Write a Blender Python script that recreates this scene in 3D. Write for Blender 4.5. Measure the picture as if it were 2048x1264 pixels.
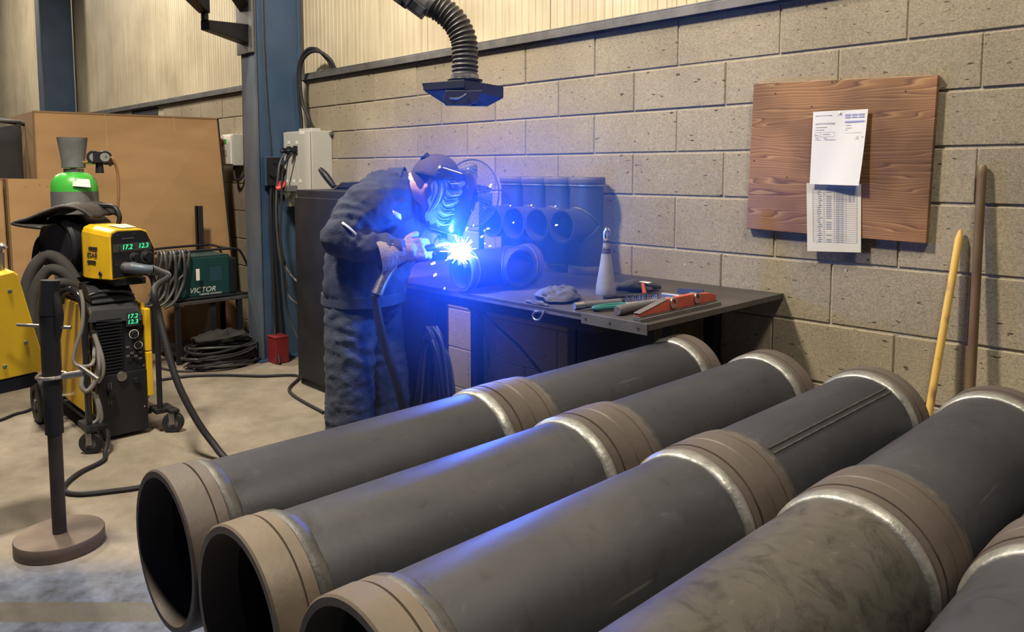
import bpy, math, random
from mathutils import Vector, Matrix, noise
random.seed(7)
for o in list(bpy.data.objects): bpy.data.objects.remove(o)
SC = bpy.context.scene
COL = SC.collection
R = math.radians

# ------------------------------------------------------------------ camera
FPX, CYP, YAW, PIT = 1533.0, 468.5, 0.8052, -0.0838
CAM = Vector((4.5594, -2.7508, 1.33))
_cy, _sy, _cp, _sp = math.cos(YAW), math.sin(YAW), math.cos(PIT), math.sin(PIT)
FW = Vector((-_sy*_cp, _cy*_cp, _sp)); RT = Vector((_cy, _sy, 0)); UP = RT.cross(FW)
cd = bpy.data.cameras.new('camera'); cam = bpy.data.objects.new('camera', cd); COL.objects.link(cam)
cd.sensor_fit = 'HORIZONTAL'; cd.sensor_width = 36.0; cd.lens = FPX/2048*36
cd.shift_y = -(632-CYP)/2048; cd.clip_start = 0.05; cd.clip_end = 100
M = Matrix((RT, UP, -FW)).transposed().to_4x4(); M.translation = CAM
cam.matrix_world = M
SC.camera = cam

# ------------------------------------------------------------------ light
SC.view_settings.view_transform = 'Standard'; SC.view_settings.look = 'None'
SC.view_settings.gamma = 1.0; SC.view_settings.use_curve_mapping = False
SC.view_settings.exposure = 0.0
W = bpy.data.worlds.new('blue_fill'); SC.world = W; W.use_nodes = True  # blue ambient fill, added to tint the shadows navy
bg = W.node_tree.nodes['Background']; bg.inputs[0].default_value = (0.34, 0.44, 0.95, 1); bg.inputs[1].default_value = 0.055
def area(name, loc, target, size, sizey, power, col):
    l = bpy.data.lights.new(name, 'AREA'); l.shape = 'RECTANGLE'; l.size = size; l.size_y = sizey
    l.energy = power; l.color = col
    o = bpy.data.objects.new(name, l); COL.objects.link(o); o.location = loc
    o.rotation_euler = (Vector(target)-Vector(loc)).to_track_quat('-Z', 'Y').to_euler()
    return o
WARM = (1.0, 0.89, 0.71)
area('bay_lamp', (-8.0, -2.4, 4.6), (-7.0, -0.6, 1.0), 0.5, 0.5, 150, WARM)  # unseen lamp added to brighten the far-left cladding
area('bay_lamp', (-3.0, -1.75, 4.6), (-1.2, -1.5, 0.0), 0.45, 0.45, 190, WARM)
area('bay_lamp', (1.62, -2.55, 4.5), (2.4, -0.5, 0.8), 0.4, 0.4, 315, WARM)
area('bay_lamp', (5.0, -1.75, 4.7), (4.2, -0.6, 0.9), 0.5, 0.5, 125, WARM)

# ------------------------------------------------------------------ helpers
def ray(x, y): return FW + RT*((x-1024)/FPX) + UP*((CYP-y)/FPX)
def at(x, y, D): return CAM + ray(x, y)*D
def onX(x, y, v): d = ray(x, y); return CAM + d*((v-CAM.x)/d.x)
def onY(x, y, v): d = ray(x, y); return CAM + d*((v-CAM.y)/d.y)
def onZ(x, y, v): d = ray(x, y); return CAM + d*((v-CAM.z)/d.z)
def V(*a): return Vector(a)
ORG = {}

def frame(z, x=None):
    z = Vector(z).normalized()
    if x is None: x = Vector((0, 0, 1)) if abs(z.z) < .9 else Vector((1, 0, 0))
    x = Vector(x); x = (x - z*x.dot(z)).normalized(); y = z.cross(x)
    return x, y, z

def catmull(pts, k):
    pts = [Vector(p) for p in pts]
    if k <= 1 or len(pts) < 3: return pts
    out = []
    n = len(pts)
    for i in range(n-1):
        p0 = pts[max(i-1, 0)]; p1 = pts[i]; p2 = pts[i+1]; p3 = pts[min(i+2, n-1)]
        for j in range(k):
            t = j/k
            out.append(0.5*((2*p1)+(p2-p0)*t+(2*p0-5*p1+4*p2-p3)*t*t+(3*p1-p0-3*p2+p3)*t**3))
    out.append(pts[-1]); return out

class MB:
    def __init__(s, xf=None): s.v = []; s.f = []; s.xf = xf
    def add(s, vs, fs):
        b = len(s.v)
        s.v += [(s.xf @ Vector(p)) if s.xf else Vector(p) for p in vs]
        s.f += [tuple(i+b for i in f) for f in fs]; return s
    def box(s, x0, x1, y0, y1, z0, z1):
        return s.add([(x0,y0,z0),(x1,y0,z0),(x1,y1,z0),(x0,y1,z0),(x0,y0,z1),(x1,y0,z1),(x1,y1,z1),(x0,y1,z1)],
                     [(0,3,2,1),(4,5,6,7),(0,1,5,4),(1,2,6,5),(2,3,7,6),(3,0,4,7)])
    def obox(s, p0, p1, w, h, up=(0,0,1)):
        p0 = Vector(p0); p1 = Vector(p1); u, v, z = frame(p1-p0, up)   # u ~ up
        q = []
        for p in (p0, p1):
            for a, b in ((-1,-1),(1,-1),(1,1),(-1,1)): q.append(p + v*(a*w/2) + u*(b*h/2))
        return s.add(q, [(0,1,2,3),(7,6,5,4),(0,4,5,1),(1,5,6,2),(2,6,7,3),(3,7,4,0)])
    def ring_loft(s, rings, closed=False, cap=True):
        n = len(rings[0]); vs = [p for r in rings for p in r]; fs = []
        m = len(rings)
        for i in range(m if closed else m-1):
            a = i*n; b = ((i+1) % m)*n
            for j in range(n):
                k = (j+1) % n; fs.append((a+j, a+k, b+k, b+j))
        if cap and not closed:
            fs.append(tuple(range(n-1, -1, -1))); fs.append(tuple((m-1)*n+j for j in range(n)))
        return s.add(vs, fs)
    def cyl(s, p0, p1, r0, r1=None, n=16, cap=True):
        r1 = r0 if r1 is None else r1; p0 = Vector(p0); p1 = Vector(p1); u, v, z = frame(p1-p0)
        rg = [[p + (u*math.cos(2*math.pi*j/n)+v*math.sin(2*math.pi*j/n))*r for j in range(n)] for p, r in ((p0,r0),(p1,r1))]
        return s.ring_loft(rg, cap=cap)
    def tube(s, pts, r, n=8, k=6, cap=True, flat=1.0, up=None):
        P = catmull(pts, k); m = len(P); rings = []
        t = (P[1]-P[0]).normalized(); u, v, _ = frame(t, up)
        for i in range(m):
            t2 = (P[min(i+1, m-1)]-P[max(i-1, 0)])
            t2 = t2.normalized() if t2.length > 1e-9 else t
            u = (u - t2*u.dot(t2)).normalized(); v = t2.cross(u); t = t2
            rr = r(i/(m-1)) if callable(r) else (r if not isinstance(r, (list, tuple)) else r[0]+(r[1]-r[0])*i/(m-1))
            rings.append([P[i] + u*(math.cos(2*math.pi*j/n)*rr) + v*(math.sin(2*math.pi*j/n)*rr*flat) for j in range(n)])
        return s.ring_loft(rings, cap=cap)
    def lathe(s, prof, o=(0,0,0), ax=(0,0,1), n=32, closed=False, cap=False):
        o = Vector(o); u, v, z = frame(ax)
        rings = [[o + z*h + (u*math.cos(2*math.pi*j/n)+v*math.sin(2*math.pi*j/n))*max(r, 1e-5) for j in range(n)] for r, h in prof]
        return s.ring_loft(rings, closed=closed, cap=cap)
    def sphere(s, c, r, n=16, m=10, rot=None):
        if not isinstance(r, (tuple, list)): r = (r, r, r)
        c = Vector(c); rings = []
        for i in range(1, m):
            a = math.pi*i/m
            ring = []
            for j in range(n):
                b = 2*math.pi*j/n
                p = Vector((math.sin(a)*math.cos(b)*r[0], math.sin(a)*math.sin(b)*r[1], -math.cos(a)*r[2]))
                ring.append(c + (rot @ p if rot else p))
            rings.append(ring)
        vs = [p for q in rings for p in q]
        pb = Vector((0,0,-r[2])); pt = Vector((0,0,r[2]))
        vs += [c + (rot @ pb if rot else pb), c + (rot @ pt if rot else pt)]
        fs = []
        for i in range(m-2):
            for j in range(n): fs.append((i*n+j, i*n+(j+1)%n, (i+1)*n+(j+1)%n, (i+1)*n+j))
        b = len(vs)-2; t = b+1
        for j in range(n):
            fs.append((b, (j+1)%n, j)); fs.append((t, (m-2)*n+j, (m-2)*n+(j+1)%n))
        return s.add(vs, fs)
    def prism(s, poly, o, ex, ey, depth):
        o = Vector(o); ex = Vector(ex); ey = Vector(ey); ez = ex.cross(ey).normalized()*depth
        a = [o+ex*x+ey*y for x, y in poly]; b = [p+ez for p in a]; n = len(a)
        fs = [tuple(range(n-1, -1, -1)), tuple(range(n, 2*n))]+[(i, (i+1)%n, n+(i+1)%n, n+i) for i in range(n)]
        return s.add(a+b, fs)
    def capsule(s, p0, p1, r0, r1, n=14):
        s.cyl(p0, p1, r0, r1, n); s.sphere(p0, r0, n, 8); s.sphere(p1, r1, n, 8); return s
    def obj(s, name, mat, parent=None, smooth=True, bevel=0, ang=38, origin=None, seg=2):
        if parent is not None: org = ORG[parent]
        elif origin is not None: org = Vector(origin)
        else:
            xs = [p.x for p in s.v]; ys = [p.y for p in s.v]
            org = Vector(((min(xs)+max(xs))/2, (min(ys)+max(ys))/2, min(p.z for p in s.v)))
        me = bpy.data.meshes.new(name); me.from_pydata([p-org for p in s.v], [], s.f); me.update()
        if smooth:
            me.shade_smooth(); me.set_sharp_from_angle(angle=R(ang))
        if mat: me.materials.append(mat)
        o = bpy.data.objects.new(name, me); COL.objects.link(o)
        if parent is not None: o.parent = parent
        else: o.location = org
        ORG[o] = org
        if bevel:
            b = o.modifiers.new('bevel', 'BEVEL'); b.width = bevel; b.segments = seg; b.limit_method = 'ANGLE'; b.angle_limit = R(40)
        return o
def tag(o, label, cat=None, group=None, kind=None):
    if label: o['label'] = label
    if cat: o['category'] = cat
    if group: o['group'] = group
    if kind: o['kind'] = kind
    return o
def thing(name, loc, label, cat, group=None):
    o = bpy.data.objects.new(name, None); COL.objects.link(o); o.location = loc; o.empty_display_size = .05
    ORG[o] = Vector(loc); return tag(o, label, cat, group)
def struct(o, label=None, cat=None):
    o['kind'] = 'structure'
    if label: o['label'] = label
    if cat: o['category'] = cat
    return o
def text(s, size, o, ex, ey, name, mat, parent, shear=0.0, ext=.0006, align='CENTER'):
    c = bpy.data.curves.new('t', 'FONT'); c.body = s; c.size = size; c.align_x = align; c.align_y = 'CENTER'; c.shear = shear; c.extrude = ext; c.resolution_u = 3
    t = bpy.data.objects.new('t', c); COL.objects.link(t)
    dg = bpy.context.evaluated_depsgraph_get(); me = bpy.data.meshes.new_from_object(t.evaluated_get(dg))
    bpy.data.objects.remove(t); bpy.data.curves.remove(c)
    ex = Vector(ex).normalized(); ey = Vector(ey).normalized(); ez = ex.cross(ey); o = Vector(o)
    b = MB(); b.add([o+ex*v.co.x+ey*v.co.y+ez*v.co.z for v in me.vertices], [tuple(p.vertices) for p in me.polygons])
    bpy.data.meshes.remove(me)
    return b.obj(name, mat, parent, smooth=False)
def bake(o):
    dg = bpy.context.evaluated_depsgraph_get(); me = bpy.data.meshes.new_from_object(o.evaluated_get(dg))
    o.modifiers.clear(); o.data = me; return o
def remesh(o, vox, smooth=4, folds=None):
    m = o.modifiers.new('r', 'REMESH'); m.mode = 'VOXEL'; m.voxel_size = vox; m.use_smooth_shade = True
    if smooth:
        q = o.modifiers.new('s', 'SMOOTH'); q.factor = .5; q.iterations = smooth
    bake(o)
    if folds:
        me = o.data; me.update(); org = ORG[o]
        nv = [v.normal.copy() for v in me.vertices]
        for v, n in zip(me.vertices, nv): v.co = v.co + n*folds(v.co+org, n)
        me.update()
    o.data.shade_smooth()
    return o

# ------------------------------------------------------------------ materials
def newmat(name):
    m = bpy.data.materials.new(name); m.use_nodes = True
    return m, m.node_tree, m.node_tree.nodes['Principled BSDF']
def nd(t, typ, **kw):
    n = t.nodes.new(typ)
    for k, v in kw.items():
        if k.startswith('i_'):
            kk = k[2:]; kk = int(kk) if kk.isdigit() else kk.replace('_', ' ').title()
            n.inputs[kk].default_value = v
        else: setattr(n, k, v)
    return n
def ramp(t, stops):
    r = t.nodes.new('ShaderNodeValToRGB'); e = r.color_ramp.elements
    while len(e) > 1: e.remove(e[-1])
    for i, (p, c) in enumerate(stops):
        x = e[0] if i == 0 else e.new(p)
        x.position = p; x.color = (*c, 1) if len(c) == 3 else c
    return r
def c4(c): return (*c, 1)
def mat(name, col, rough=.5, metal=0.0, col2=None, scale=6, detail=6, lo=.35, hi=.7, bump=0.0, bscale=60, stretch=(1,1,1), spec=None, coat=0, rvar=0.0, rand=0.0):
    m, t, b = newmat(name)
    b.inputs['Base Color'].default_value = c4(col); b.inputs['Roughness'].default_value = rough; b.inputs['Metallic'].default_value = metal
    if spec is not None: b.inputs['Specular IOR Level'].default_value = spec
    if coat: b.inputs['Coat Weight'].default_value = coat; b.inputs['Coat Roughness'].default_value = .15
    if col2 or bump:
        g = nd(t, 'ShaderNodeNewGeometry'); mp = nd(t, 'ShaderNodeMapping'); mp.inputs['Scale'].default_value = stretch
        t.links.new(g.outputs['Position'], mp.inputs['Vector'])
        if col2:
            n = nd(t, 'ShaderNodeTexNoise'); n.inputs['Scale'].default_value = scale; n.inputs['Detail'].default_value = detail
            t.links.new(mp.outputs[0], n.inputs['Vector'])
            r = ramp(t, [(lo, col), (hi, col2)]); t.links.new(n.outputs['Fac'], r.inputs[0]); out = r.outputs[0]
            if rand:
                oi = nd(t, 'ShaderNodeObjectInfo'); h = nd(t, 'ShaderNodeHueSaturation')
                mr = nd(t, 'ShaderNodeMapRange'); mr.inputs[3].default_value = 1-rand; mr.inputs[4].default_value = 1+rand
                t.links.new(oi.outputs['Random'], mr.inputs[0]); t.links.new(mr.outputs[0], h.inputs['Value']); t.links.new(out, h.inputs['Color']); out = h.outputs[0]
            t.links.new(out, b.inputs['Base Color'])
            if rvar:
                mr = nd(t, 'ShaderNodeMapRange'); mr.inputs[3].default_value = rough-rvar; mr.inputs[4].default_value = rough+rvar
                t.links.new(n.outputs['Fac'], mr.inputs[0]); t.links.new(mr.outputs[0], b.inputs['Roughness'])
        if bump:
            n2 = nd(t, 'ShaderNodeTexNoise'); n2.inputs['Scale'].default_value = bscale; n2.inputs['Detail'].default_value = 5
            t.links.new(mp.outputs[0], n2.inputs['Vector'])
            bp = nd(t, 'ShaderNodeBump'); bp.inputs['Strength'].default_value = bump; bp.inputs['Distance'].default_value = .01
            t.links.new(n2.outputs['Fac'], bp.inputs['Height']); t.links.new(bp.outputs[0], b.inputs['Normal'])
    return m
def emis(name, col, s):
    m, t, b = newmat(name); b.inputs['Base Color'].default_value = c4((0,0,0)); b.inputs['Emission Color'].default_value = c4(col); b.inputs['Emission Strength'].default_value = s
    return m

def mat_block():
    m, t, b = newmat('concrete_block'); b.inputs['Roughness'].default_value = .95; b.inputs['Specular IOR Level'].default_value = .2
    g = nd(t, 'ShaderNodeNewGeometry'); L = t.links.new
    n1 = nd(t, 'ShaderNodeTexNoise', i_scale=1.6, i_detail=4.0); L(g.outputs['Position'], n1.inputs['Vector'])
    r1 = ramp(t, [(.3, (.245,.208,.150)), (.7, (.345,.298,.220))]); L(n1.outputs['Fac'], r1.inputs[0])
    n2 = nd(t, 'ShaderNodeTexNoise', i_scale=150.0, i_detail=6.0, i_roughness=.85); L(g.outputs['Position'], n2.inputs['Vector'])
    r2 = ramp(t, [(.30, (.30,.29,.28)), (.43, (.82,.82,.82)), (.57, (1.08,1.08,1.08)), (.72, (1.7,1.65,1.55))]); L(n2.outputs['Fac'], r2.inputs[0])
    mx = nd(t, 'ShaderNodeMix', data_type='RGBA', blend_type='MULTIPLY'); mx.inputs[0].default_value = 1
    L(r1.outputs[0], mx.inputs[6]); L(r2.outputs[0], mx.inputs[7])
    # pits
    n3 = nd(t, 'ShaderNodeTexNoise', i_scale=46.0, i_detail=5.0); mp = nd(t, 'ShaderNodeMapping'); mp.inputs['Scale'].default_value = (.6,1,1.6)
    L(g.outputs['Position'], mp.inputs[0]); L(mp.outputs[0], n3.inputs['Vector'])
    r3 = ramp(t, [(.28, (.22,.21,.2)), (.345, (1,1,1))]); L(n3.outputs['Fac'], r3.inputs[0])
    mx2 = nd(t, 'ShaderNodeMix', data_type='RGBA', blend_type='MULTIPLY'); mx2.inputs[0].default_value = 1
    L(mx.outputs[2], mx2.inputs[6]); L(r3.outputs[0], mx2.inputs[7])
    oi = nd(t, 'ShaderNodeObjectInfo'); mr = nd(t, 'ShaderNodeMapRange'); mr.inputs[3].default_value = .92; mr.inputs[4].default_value = 1.08
    h = nd(t, 'ShaderNodeHueSaturation'); L(oi.outputs['Random'], mr.inputs[0]); L(mr.outputs[0], h.inputs['Value']); L(mx2.outputs[2], h.inputs['Color'])
    # pale scuffs and splashed plaster
    n4 = nd(t, 'ShaderNodeTexNoise', i_scale=22.0, i_detail=8.0, i_roughness=.75, i_distortion=.6); L(g.outputs['Position'], n4.inputs['Vector'])
    r4 = ramp(t, [(.63, (0,0,0)), (.68, (1,1,1))]); L(n4.outputs['Fac'], r4.inputs[0])
    n5 = nd(t, 'ShaderNodeTexNoise', i_scale=1.3); L(g.outputs['Position'], n5.inputs['Vector'])
    r5 = ramp(t, [(.48, (0,0,0)), (.62, (.75,.75,.75))]); L(n5.outputs['Fac'], r5.inputs[0])
    mm = nd(t, 'ShaderNodeMath', operation='MULTIPLY'); L(r4.outputs[0], mm.inputs[0]); L(r5.outputs[0], mm.inputs[1])
    mx3 = nd(t, 'ShaderNodeMix', data_type='RGBA'); L(mm.outputs[0], mx3.inputs[0]); L(h.outputs[0], mx3.inputs[6]); mx3.inputs[7].default_value = (.62,.6,.55,1)
    L(mx3.outputs[2], b.inputs['Base Color'])
    ad = nd(t, 'ShaderNodeMath', operation='ADD'); L(n2.outputs['Fac'], ad.inputs[0]); L(r3.outputs[0], ad.inputs[1])
    bp = nd(t, 'ShaderNodeBump'); bp.inputs['Strength'].default_value = .55; bp.inputs['Distance'].default_value = .004
    L(ad.outputs[0], bp.inputs['Height']); L(bp.outputs[0], b.inputs['Normal'])
    return m
def mat_floor():
    m, t, b = newmat('concrete_floor'); L = t.links.new; b.inputs['Specular IOR Level'].default_value = .35
    g = nd(t, 'ShaderNodeNewGeometry')
    n1 = nd(t, 'ShaderNodeTexNoise', i_scale=1.8, i_detail=9.0, i_roughness=.65); L(g.outputs['Position'], n1.inputs['Vector'])
    r1 = ramp(t, [(.28, (.135,.112,.088)), (.5, (.228,.195,.153)), (.72, (.32,.278,.222))]); L(n1.outputs['Fac'], r1.inputs[0])
    n2 = nd(t, 'ShaderNodeTexNoise', i_scale=11.0, i_detail=9.0, i_roughness=.82, i_distortion=.7); L(g.outputs['Position'], n2.inputs['Vector'])
    r2 = ramp(t, [(.28, (.38,.36,.34)), (.39, (.92,.92,.92)), (.55, (1,1,1)), (.70, (1.3,1.27,1.22))]); L(n2.outputs['Fac'], r2.inputs[0])
    mx = nd(t, 'ShaderNodeMix', data_type='RGBA', blend_type='MULTIPLY'); mx.inputs[0].default_value = 1
    L(r1.outputs[0], mx.inputs[6]); L(r2.outputs[0], mx.inputs[7])
    # worn blue-grey walkway paint: s = position along the view-left corner direction
    sx = nd(t, 'ShaderNodeSeparateXYZ'); L(g.outputs['Position'], sx.inputs[0])
    dv = nd(t, 'ShaderNodeVectorMath', operation='DOT_PRODUCT'); dv.inputs[1].default_value = (.721, -.693, 0); L(g.outputs['Position'], dv.inputs[0])
    nn = nd(t, 'ShaderNodeTexNoise', i_scale=3.2, i_detail=5.0); L(g.outputs['Position'], nn.inputs['Vector'])
    a1 = nd(t, 'ShaderNodeMath', operation='MULTIPLY_ADD'); a1.inputs[1].default_value = .12; L(nn.outputs['Fac'], a1.inputs[0]); L(dv.outputs['Value'], a1.inputs[2])
    rp = ramp(t, [(0, (0,0,0)), (1, (1,1,1))]); mr = nd(t, 'ShaderNodeMapRange'); mr.inputs[1].default_value = 2.70; mr.inputs[2].default_value = 2.84; L(a1.outputs[0], mr.inputs[0])
    st = nd(t, 'ShaderNodeMapRange'); st.inputs[1].default_value = 2.925; st.inputs[2].default_value = 2.935
    st2 = nd(t, 'ShaderNodeMapRange'); st2.inputs[1].default_value = 3.03; st2.inputs[2].default_value = 3.04
    L(dv.outputs['Value'], st.inputs[0]); L(dv.outputs['Value'], st2.inputs[0])
    sb = nd(t, 'ShaderNodeMath', operation='SUBTRACT'); L(st.outputs[0], sb.inputs[0]); L(st2.outputs[0], sb.inputs[1])
    rb = ramp(t, [(.36, (.036,.040,.052)), (.48, (.085,.098,.135)), (.68, (.16,.19,.26))]); n6 = nd(t, 'ShaderNodeTexNoise', i_scale=7.0, i_detail=8.0, i_roughness=.7); L(g.outputs['Position'], n6.inputs['Vector']); L(n6.outputs['Fac'], rb.inputs[0])
    m1 = nd(t, 'ShaderNodeMix', data_type='RGBA'); L(mr.outputs[0], m1.inputs[0]); L(mx.outputs[2], m1.inputs[6]); L(rb.outputs[0], m1.inputs[7])
    m2 = nd(t, 'ShaderNodeMix', data_type='RGBA'); sc = nd(t, 'ShaderNodeMath', operation='MULTIPLY'); sc.inputs[1].default_value = .85; L(sb.outputs[0], sc.inputs[0])
    L(sc.outputs[0], m2.inputs[0]); L(m1.outputs[2], m2.inputs[6]); m2.inputs[7].default_value = (.085,.078,.055,1)
    L(m2.outputs[2], b.inputs['Base Color'])
    rr = nd(t, 'ShaderNodeMapRange'); rr.inputs[3].default_value = .75; rr.inputs[4].default_value = .38; L(mr.outputs[0], rr.inputs[0]); L(rr.outputs[0], b.inputs['Roughness'])
    bp = nd(t, 'ShaderNodeBump'); bp.inputs['Strength'].default_value = .25; bp.inputs['Distance'].default_value = .006
    L(n2.outputs['Fac'], bp.inputs['Height']); L(bp.outputs[0], b.inputs['Normal'])
    return m
def mat_wood():
    m, t, b = newmat('stained_plywood'); L = t.links.new; b.inputs['Roughness'].default_value = .5
    g = nd(t, 'ShaderNodeNewGeometry'); mp = nd(t, 'ShaderNodeMapping'); mp.inputs['Scale'].default_value = (1.2, 1, 9); L(g.outputs['Position'], mp.inputs[0])
    n = nd(t, 'ShaderNodeTexNoise', i_scale=1.3, i_detail=2.0, i_distortion=.35); L(mp.outputs[0], n.inputs['Vector'])
    sz = nd(t, 'ShaderNodeSeparateXYZ'); L(g.outputs['Position'], sz.inputs[0])
    mz = nd(t, 'ShaderNodeMath', operation='MULTIPLY'); mz.inputs[1].default_value = 88; L(sz.outputs['Z'], mz.inputs[0])
    ml = nd(t, 'ShaderNodeMath', operation='MULTIPLY_ADD'); ml.inputs[1].default_value = 11; L(n.outputs['Fac'], ml.inputs[0]); L(mz.outputs[0], ml.inputs[2])
    fr = nd(t, 'ShaderNodeMath', operation='FRACT'); L(ml.outputs[0], fr.inputs[0])
    r = ramp(t, [(0, (.215,.11,.050)), (.45, (.245,.13,.058)), (.72, (.36,.215,.105)), (.86, (.115,.055,.028)), (1, (.215,.11,.050))]); L(fr.outputs[0], r.inputs[0])
    n2 = nd(t, 'ShaderNodeTexNoise', i_scale=2.6, i_detail=3.0); L(g.outputs['Position'], n2.inputs['Vector'])
    r2 = ramp(t, [(.38, (.52,.47,.46)), (.6, (1.08,1.02,.96)) ]); L(n2.outputs['Fac'], r2.inputs[0])
    mx = nd(t, 'ShaderNodeMix', data_type='RGBA', blend_type='MULTIPLY'); mx.inputs[0].default_value = 1; L(r.outputs[0], mx.inputs[6]); L(r2.outputs[0], mx.inputs[7])
    L(mx.outputs[2], b.inputs['Base Color']); return m
def mat_clad():
    m, t, b = newmat('cream_cladding'); L = t.links.new; b.inputs['Roughness'].default_value = .55
    g = nd(t, 'ShaderNodeNewGeometry'); mp = nd(t, 'ShaderNodeMapping'); mp.inputs['Scale'].default_value = (16, 1, .5); L(g.outputs['Position'], mp.inputs[0])
    n = nd(t, 'ShaderNodeTexNoise', i_scale=2.0, i_detail=7.0, i_roughness=.7); L(mp.outputs[0], n.inputs['Vector'])
    r = ramp(t, [(.25, (.32,.265,.175)), (.45, (.49,.425,.30)), (.7, (.60,.535,.40))]); L(n.outputs['Fac'], r.inputs[0])
    n2 = nd(t, 'ShaderNodeTexNoise', i_scale=1.5, i_detail=4.0); L(g.outputs['Position'], n2.inputs['Vector'])
    r2 = ramp(t, [(.3, (.72,.70,.66)), (.6, (1,1,1))]); L(n2.outputs['Fac'], r2.inputs[0])
    mx = nd(t, 'ShaderNodeMix', data_type='RGBA', blend_type='MULTIPLY'); mx.inputs[0].default_value = 1; L(r.outputs[0], mx.inputs[6]); L(r2.outputs[0], mx.inputs[7])
    L(mx.outputs[2], b.inputs['Base Color']); return m

m_block = mat_block(); m_floor = mat_floor(); m_wood = mat_wood(); m_clad = mat_clad()
m_mortar = mat('mortar', (.39,.34,.265), .95, col2=(.30,.26,.20), scale=9, bump=.5, bscale=90)
m_steelgrey = mat('galvanised_channel', (.16,.155,.155), .5, .35, (.10,.098,.098), 12)
m_dark = mat('dark_parts_and_shade', (.015,.015,.02), .8)  # black for small dark parts; also paints shade in gaps
m_blue = mat('blue_painted_steel', (.030,.062,.125), .42, 0, (.045,.085,.15), 4, spec=.5)
m_bluelit = mat('warm_lit_blue_paint', (.10,.115,.14), .5, 0, (.055,.075,.115), 7, stretch=(1,1,.35))  # paler grey tone paints warm light onto the column's front flange
m_black = mat('black_painted_steel', (.010,.011,.016), .48, 0, (.017,.018,.023), 8, spec=.3)  # faint blue tint puts the lens veil into the black
m_blackpl = mat('black_plastic', (.012,.013,.018), .45, spec=.35)  # black tinted blue here too, imitating lens veil
m_rubber = mat('black_rubber', (.018,.018,.022), .58, spec=.35)
m_cable = mat('grey_cable', (.055,.053,.055), .5, col2=(.035,.034,.037), scale=14)
def mat_pipe(name, c0, c1, c2, stain, rough, s0=.34, s1=.45):
    m, t, b = newmat(name); L = t.links.new; b.inputs['Metallic'].default_value = .3
    g = nd(t, 'ShaderNodeNewGeometry'); mp = nd(t, 'ShaderNodeMapping'); mp.inputs['Scale'].default_value = (1, .4, 1); L(g.outputs['Position'], mp.inputs[0])
    n1 = nd(t, 'ShaderNodeTexNoise', i_scale=3.2, i_detail=9.0, i_roughness=.62); L(mp.outputs[0], n1.inputs['Vector'])
    r1 = ramp(t, [(.30, c0), (.52, c1), (.74, c2)]); L(n1.outputs['Fac'], r1.inputs[0])
    n2 = nd(t, 'ShaderNodeTexNoise', i_scale=17.0, i_detail=8.0, i_roughness=.75, i_distortion=.8); L(g.outputs['Position'], n2.inputs['Vector'])
    r2 = ramp(t, [(s0, (stain, stain, stain)), (s1, (1,1,1)), (.60, (1,1,1)), (.68, (1.45,1.42,1.36))]); L(n2.outputs['Fac'], r2.inputs[0])
    mx = nd(t, 'ShaderNodeMix', data_type='RGBA', blend_type='MULTIPLY'); mx.inputs[0].default_value = 1; L(r1.outputs[0], mx.inputs[6]); L(r2.outputs[0], mx.inputs[7])
    # faint long scratches
    m3 = nd(t, 'ShaderNodeMapping'); m3.inputs['Scale'].default_value = (60, 3, 60); m3.inputs['Rotation'].default_value = (0, 0, .25); L(g.outputs['Position'], m3.inputs[0])
    n3 = nd(t, 'ShaderNodeTexNoise', i_scale=1.0, i_detail=2.0); L(m3.outputs[0], n3.inputs['Vector'])
    r3 = ramp(t, [(.70, (0,0,0)), (.76, (.35,.35,.35))]); L(n3.outputs['Fac'], r3.inputs[0])
    m4 = nd(t, 'ShaderNodeMix', data_type='RGBA'); L(r3.outputs[0], m4.inputs[0]); L(mx.outputs[2], m4.inputs[6]); m4.inputs[7].default_value = (.20,.195,.18,1)
    L(m4.outputs[2], b.inputs['Base Color'])
    rr = nd(t, 'ShaderNodeMapRange'); rr.inputs[3].default_value = rough-.12; rr.inputs[4].default_value = rough+.14; L(n2.outputs['Fac'], rr.inputs[0]); L(rr.outputs[0], b.inputs['Roughness'])
    bp = nd(t, 'ShaderNodeBump'); bp.inputs['Strength'].default_value = .10; bp.inputs['Distance'].default_value = .004; L(n2.outputs['Fac'], bp.inputs['Height']); L(bp.outputs[0], b.inputs['Normal'])
    return m
m_pipe = mat_pipe('mill_scale_steel', (.025,.027,.035), (.041,.043,.053), (.070,.070,.078), .72, .46)
m_pipeold = mat_pipe('weathered_pipe_steel', (.030,.028,.026), (.066,.062,.054), (.115,.107,.090), .52, .55, .38, .52)
m_collar = mat('rust_brown_collar', (.070,.056,.049), .55, .15, (.105,.086,.074), 6, bump=.06, bscale=80)
m_collar2 = mat('tan_collar', (.165,.130,.094), .5, .15, (.105,.084,.066), 5, bump=.06, bscale=80)
m_weld = mat('bright_weld', (.33,.33,.315), .42, .6, (.20,.20,.19), 40, bump=.16, bscale=90)
m_welddull = mat('dull_weld', (.050,.049,.048), .55, .35, (.10,.097,.092), 45, bump=.12, bscale=90)
m_pipein = mat('pipe_inside', (.03,.029,.03), .7, .1)
m_yellow = mat('yellow_enamel', (.80,.50,.015), .38, 0, (.66,.40,.012), 9, coat=.25)
m_yellowold = mat('scuffed_yellow_enamel', (.74,.47,.02), .42, 0, (.58,.36,.02), 7, lo=.45, hi=.8)
m_white = mat('white_plastic', (.75,.74,.70), .5)
m_enclosure = mat('grey_enclosure_enamel', (.50,.50,.46), .42, 0, (.44,.44,.41), 4)
m_card = mat('cardboard', (.42,.255,.12), .85, 0, (.36,.21,.095), 3, lo=.3, hi=.7, stretch=(1,1,3))
m_cardedge = mat('cardboard_edge', (.26,.155,.075), .9)
m_clothblk = mat('black_canvas', (.022,.021,.023), .85, 0, (.035,.032,.031), 10)
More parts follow.
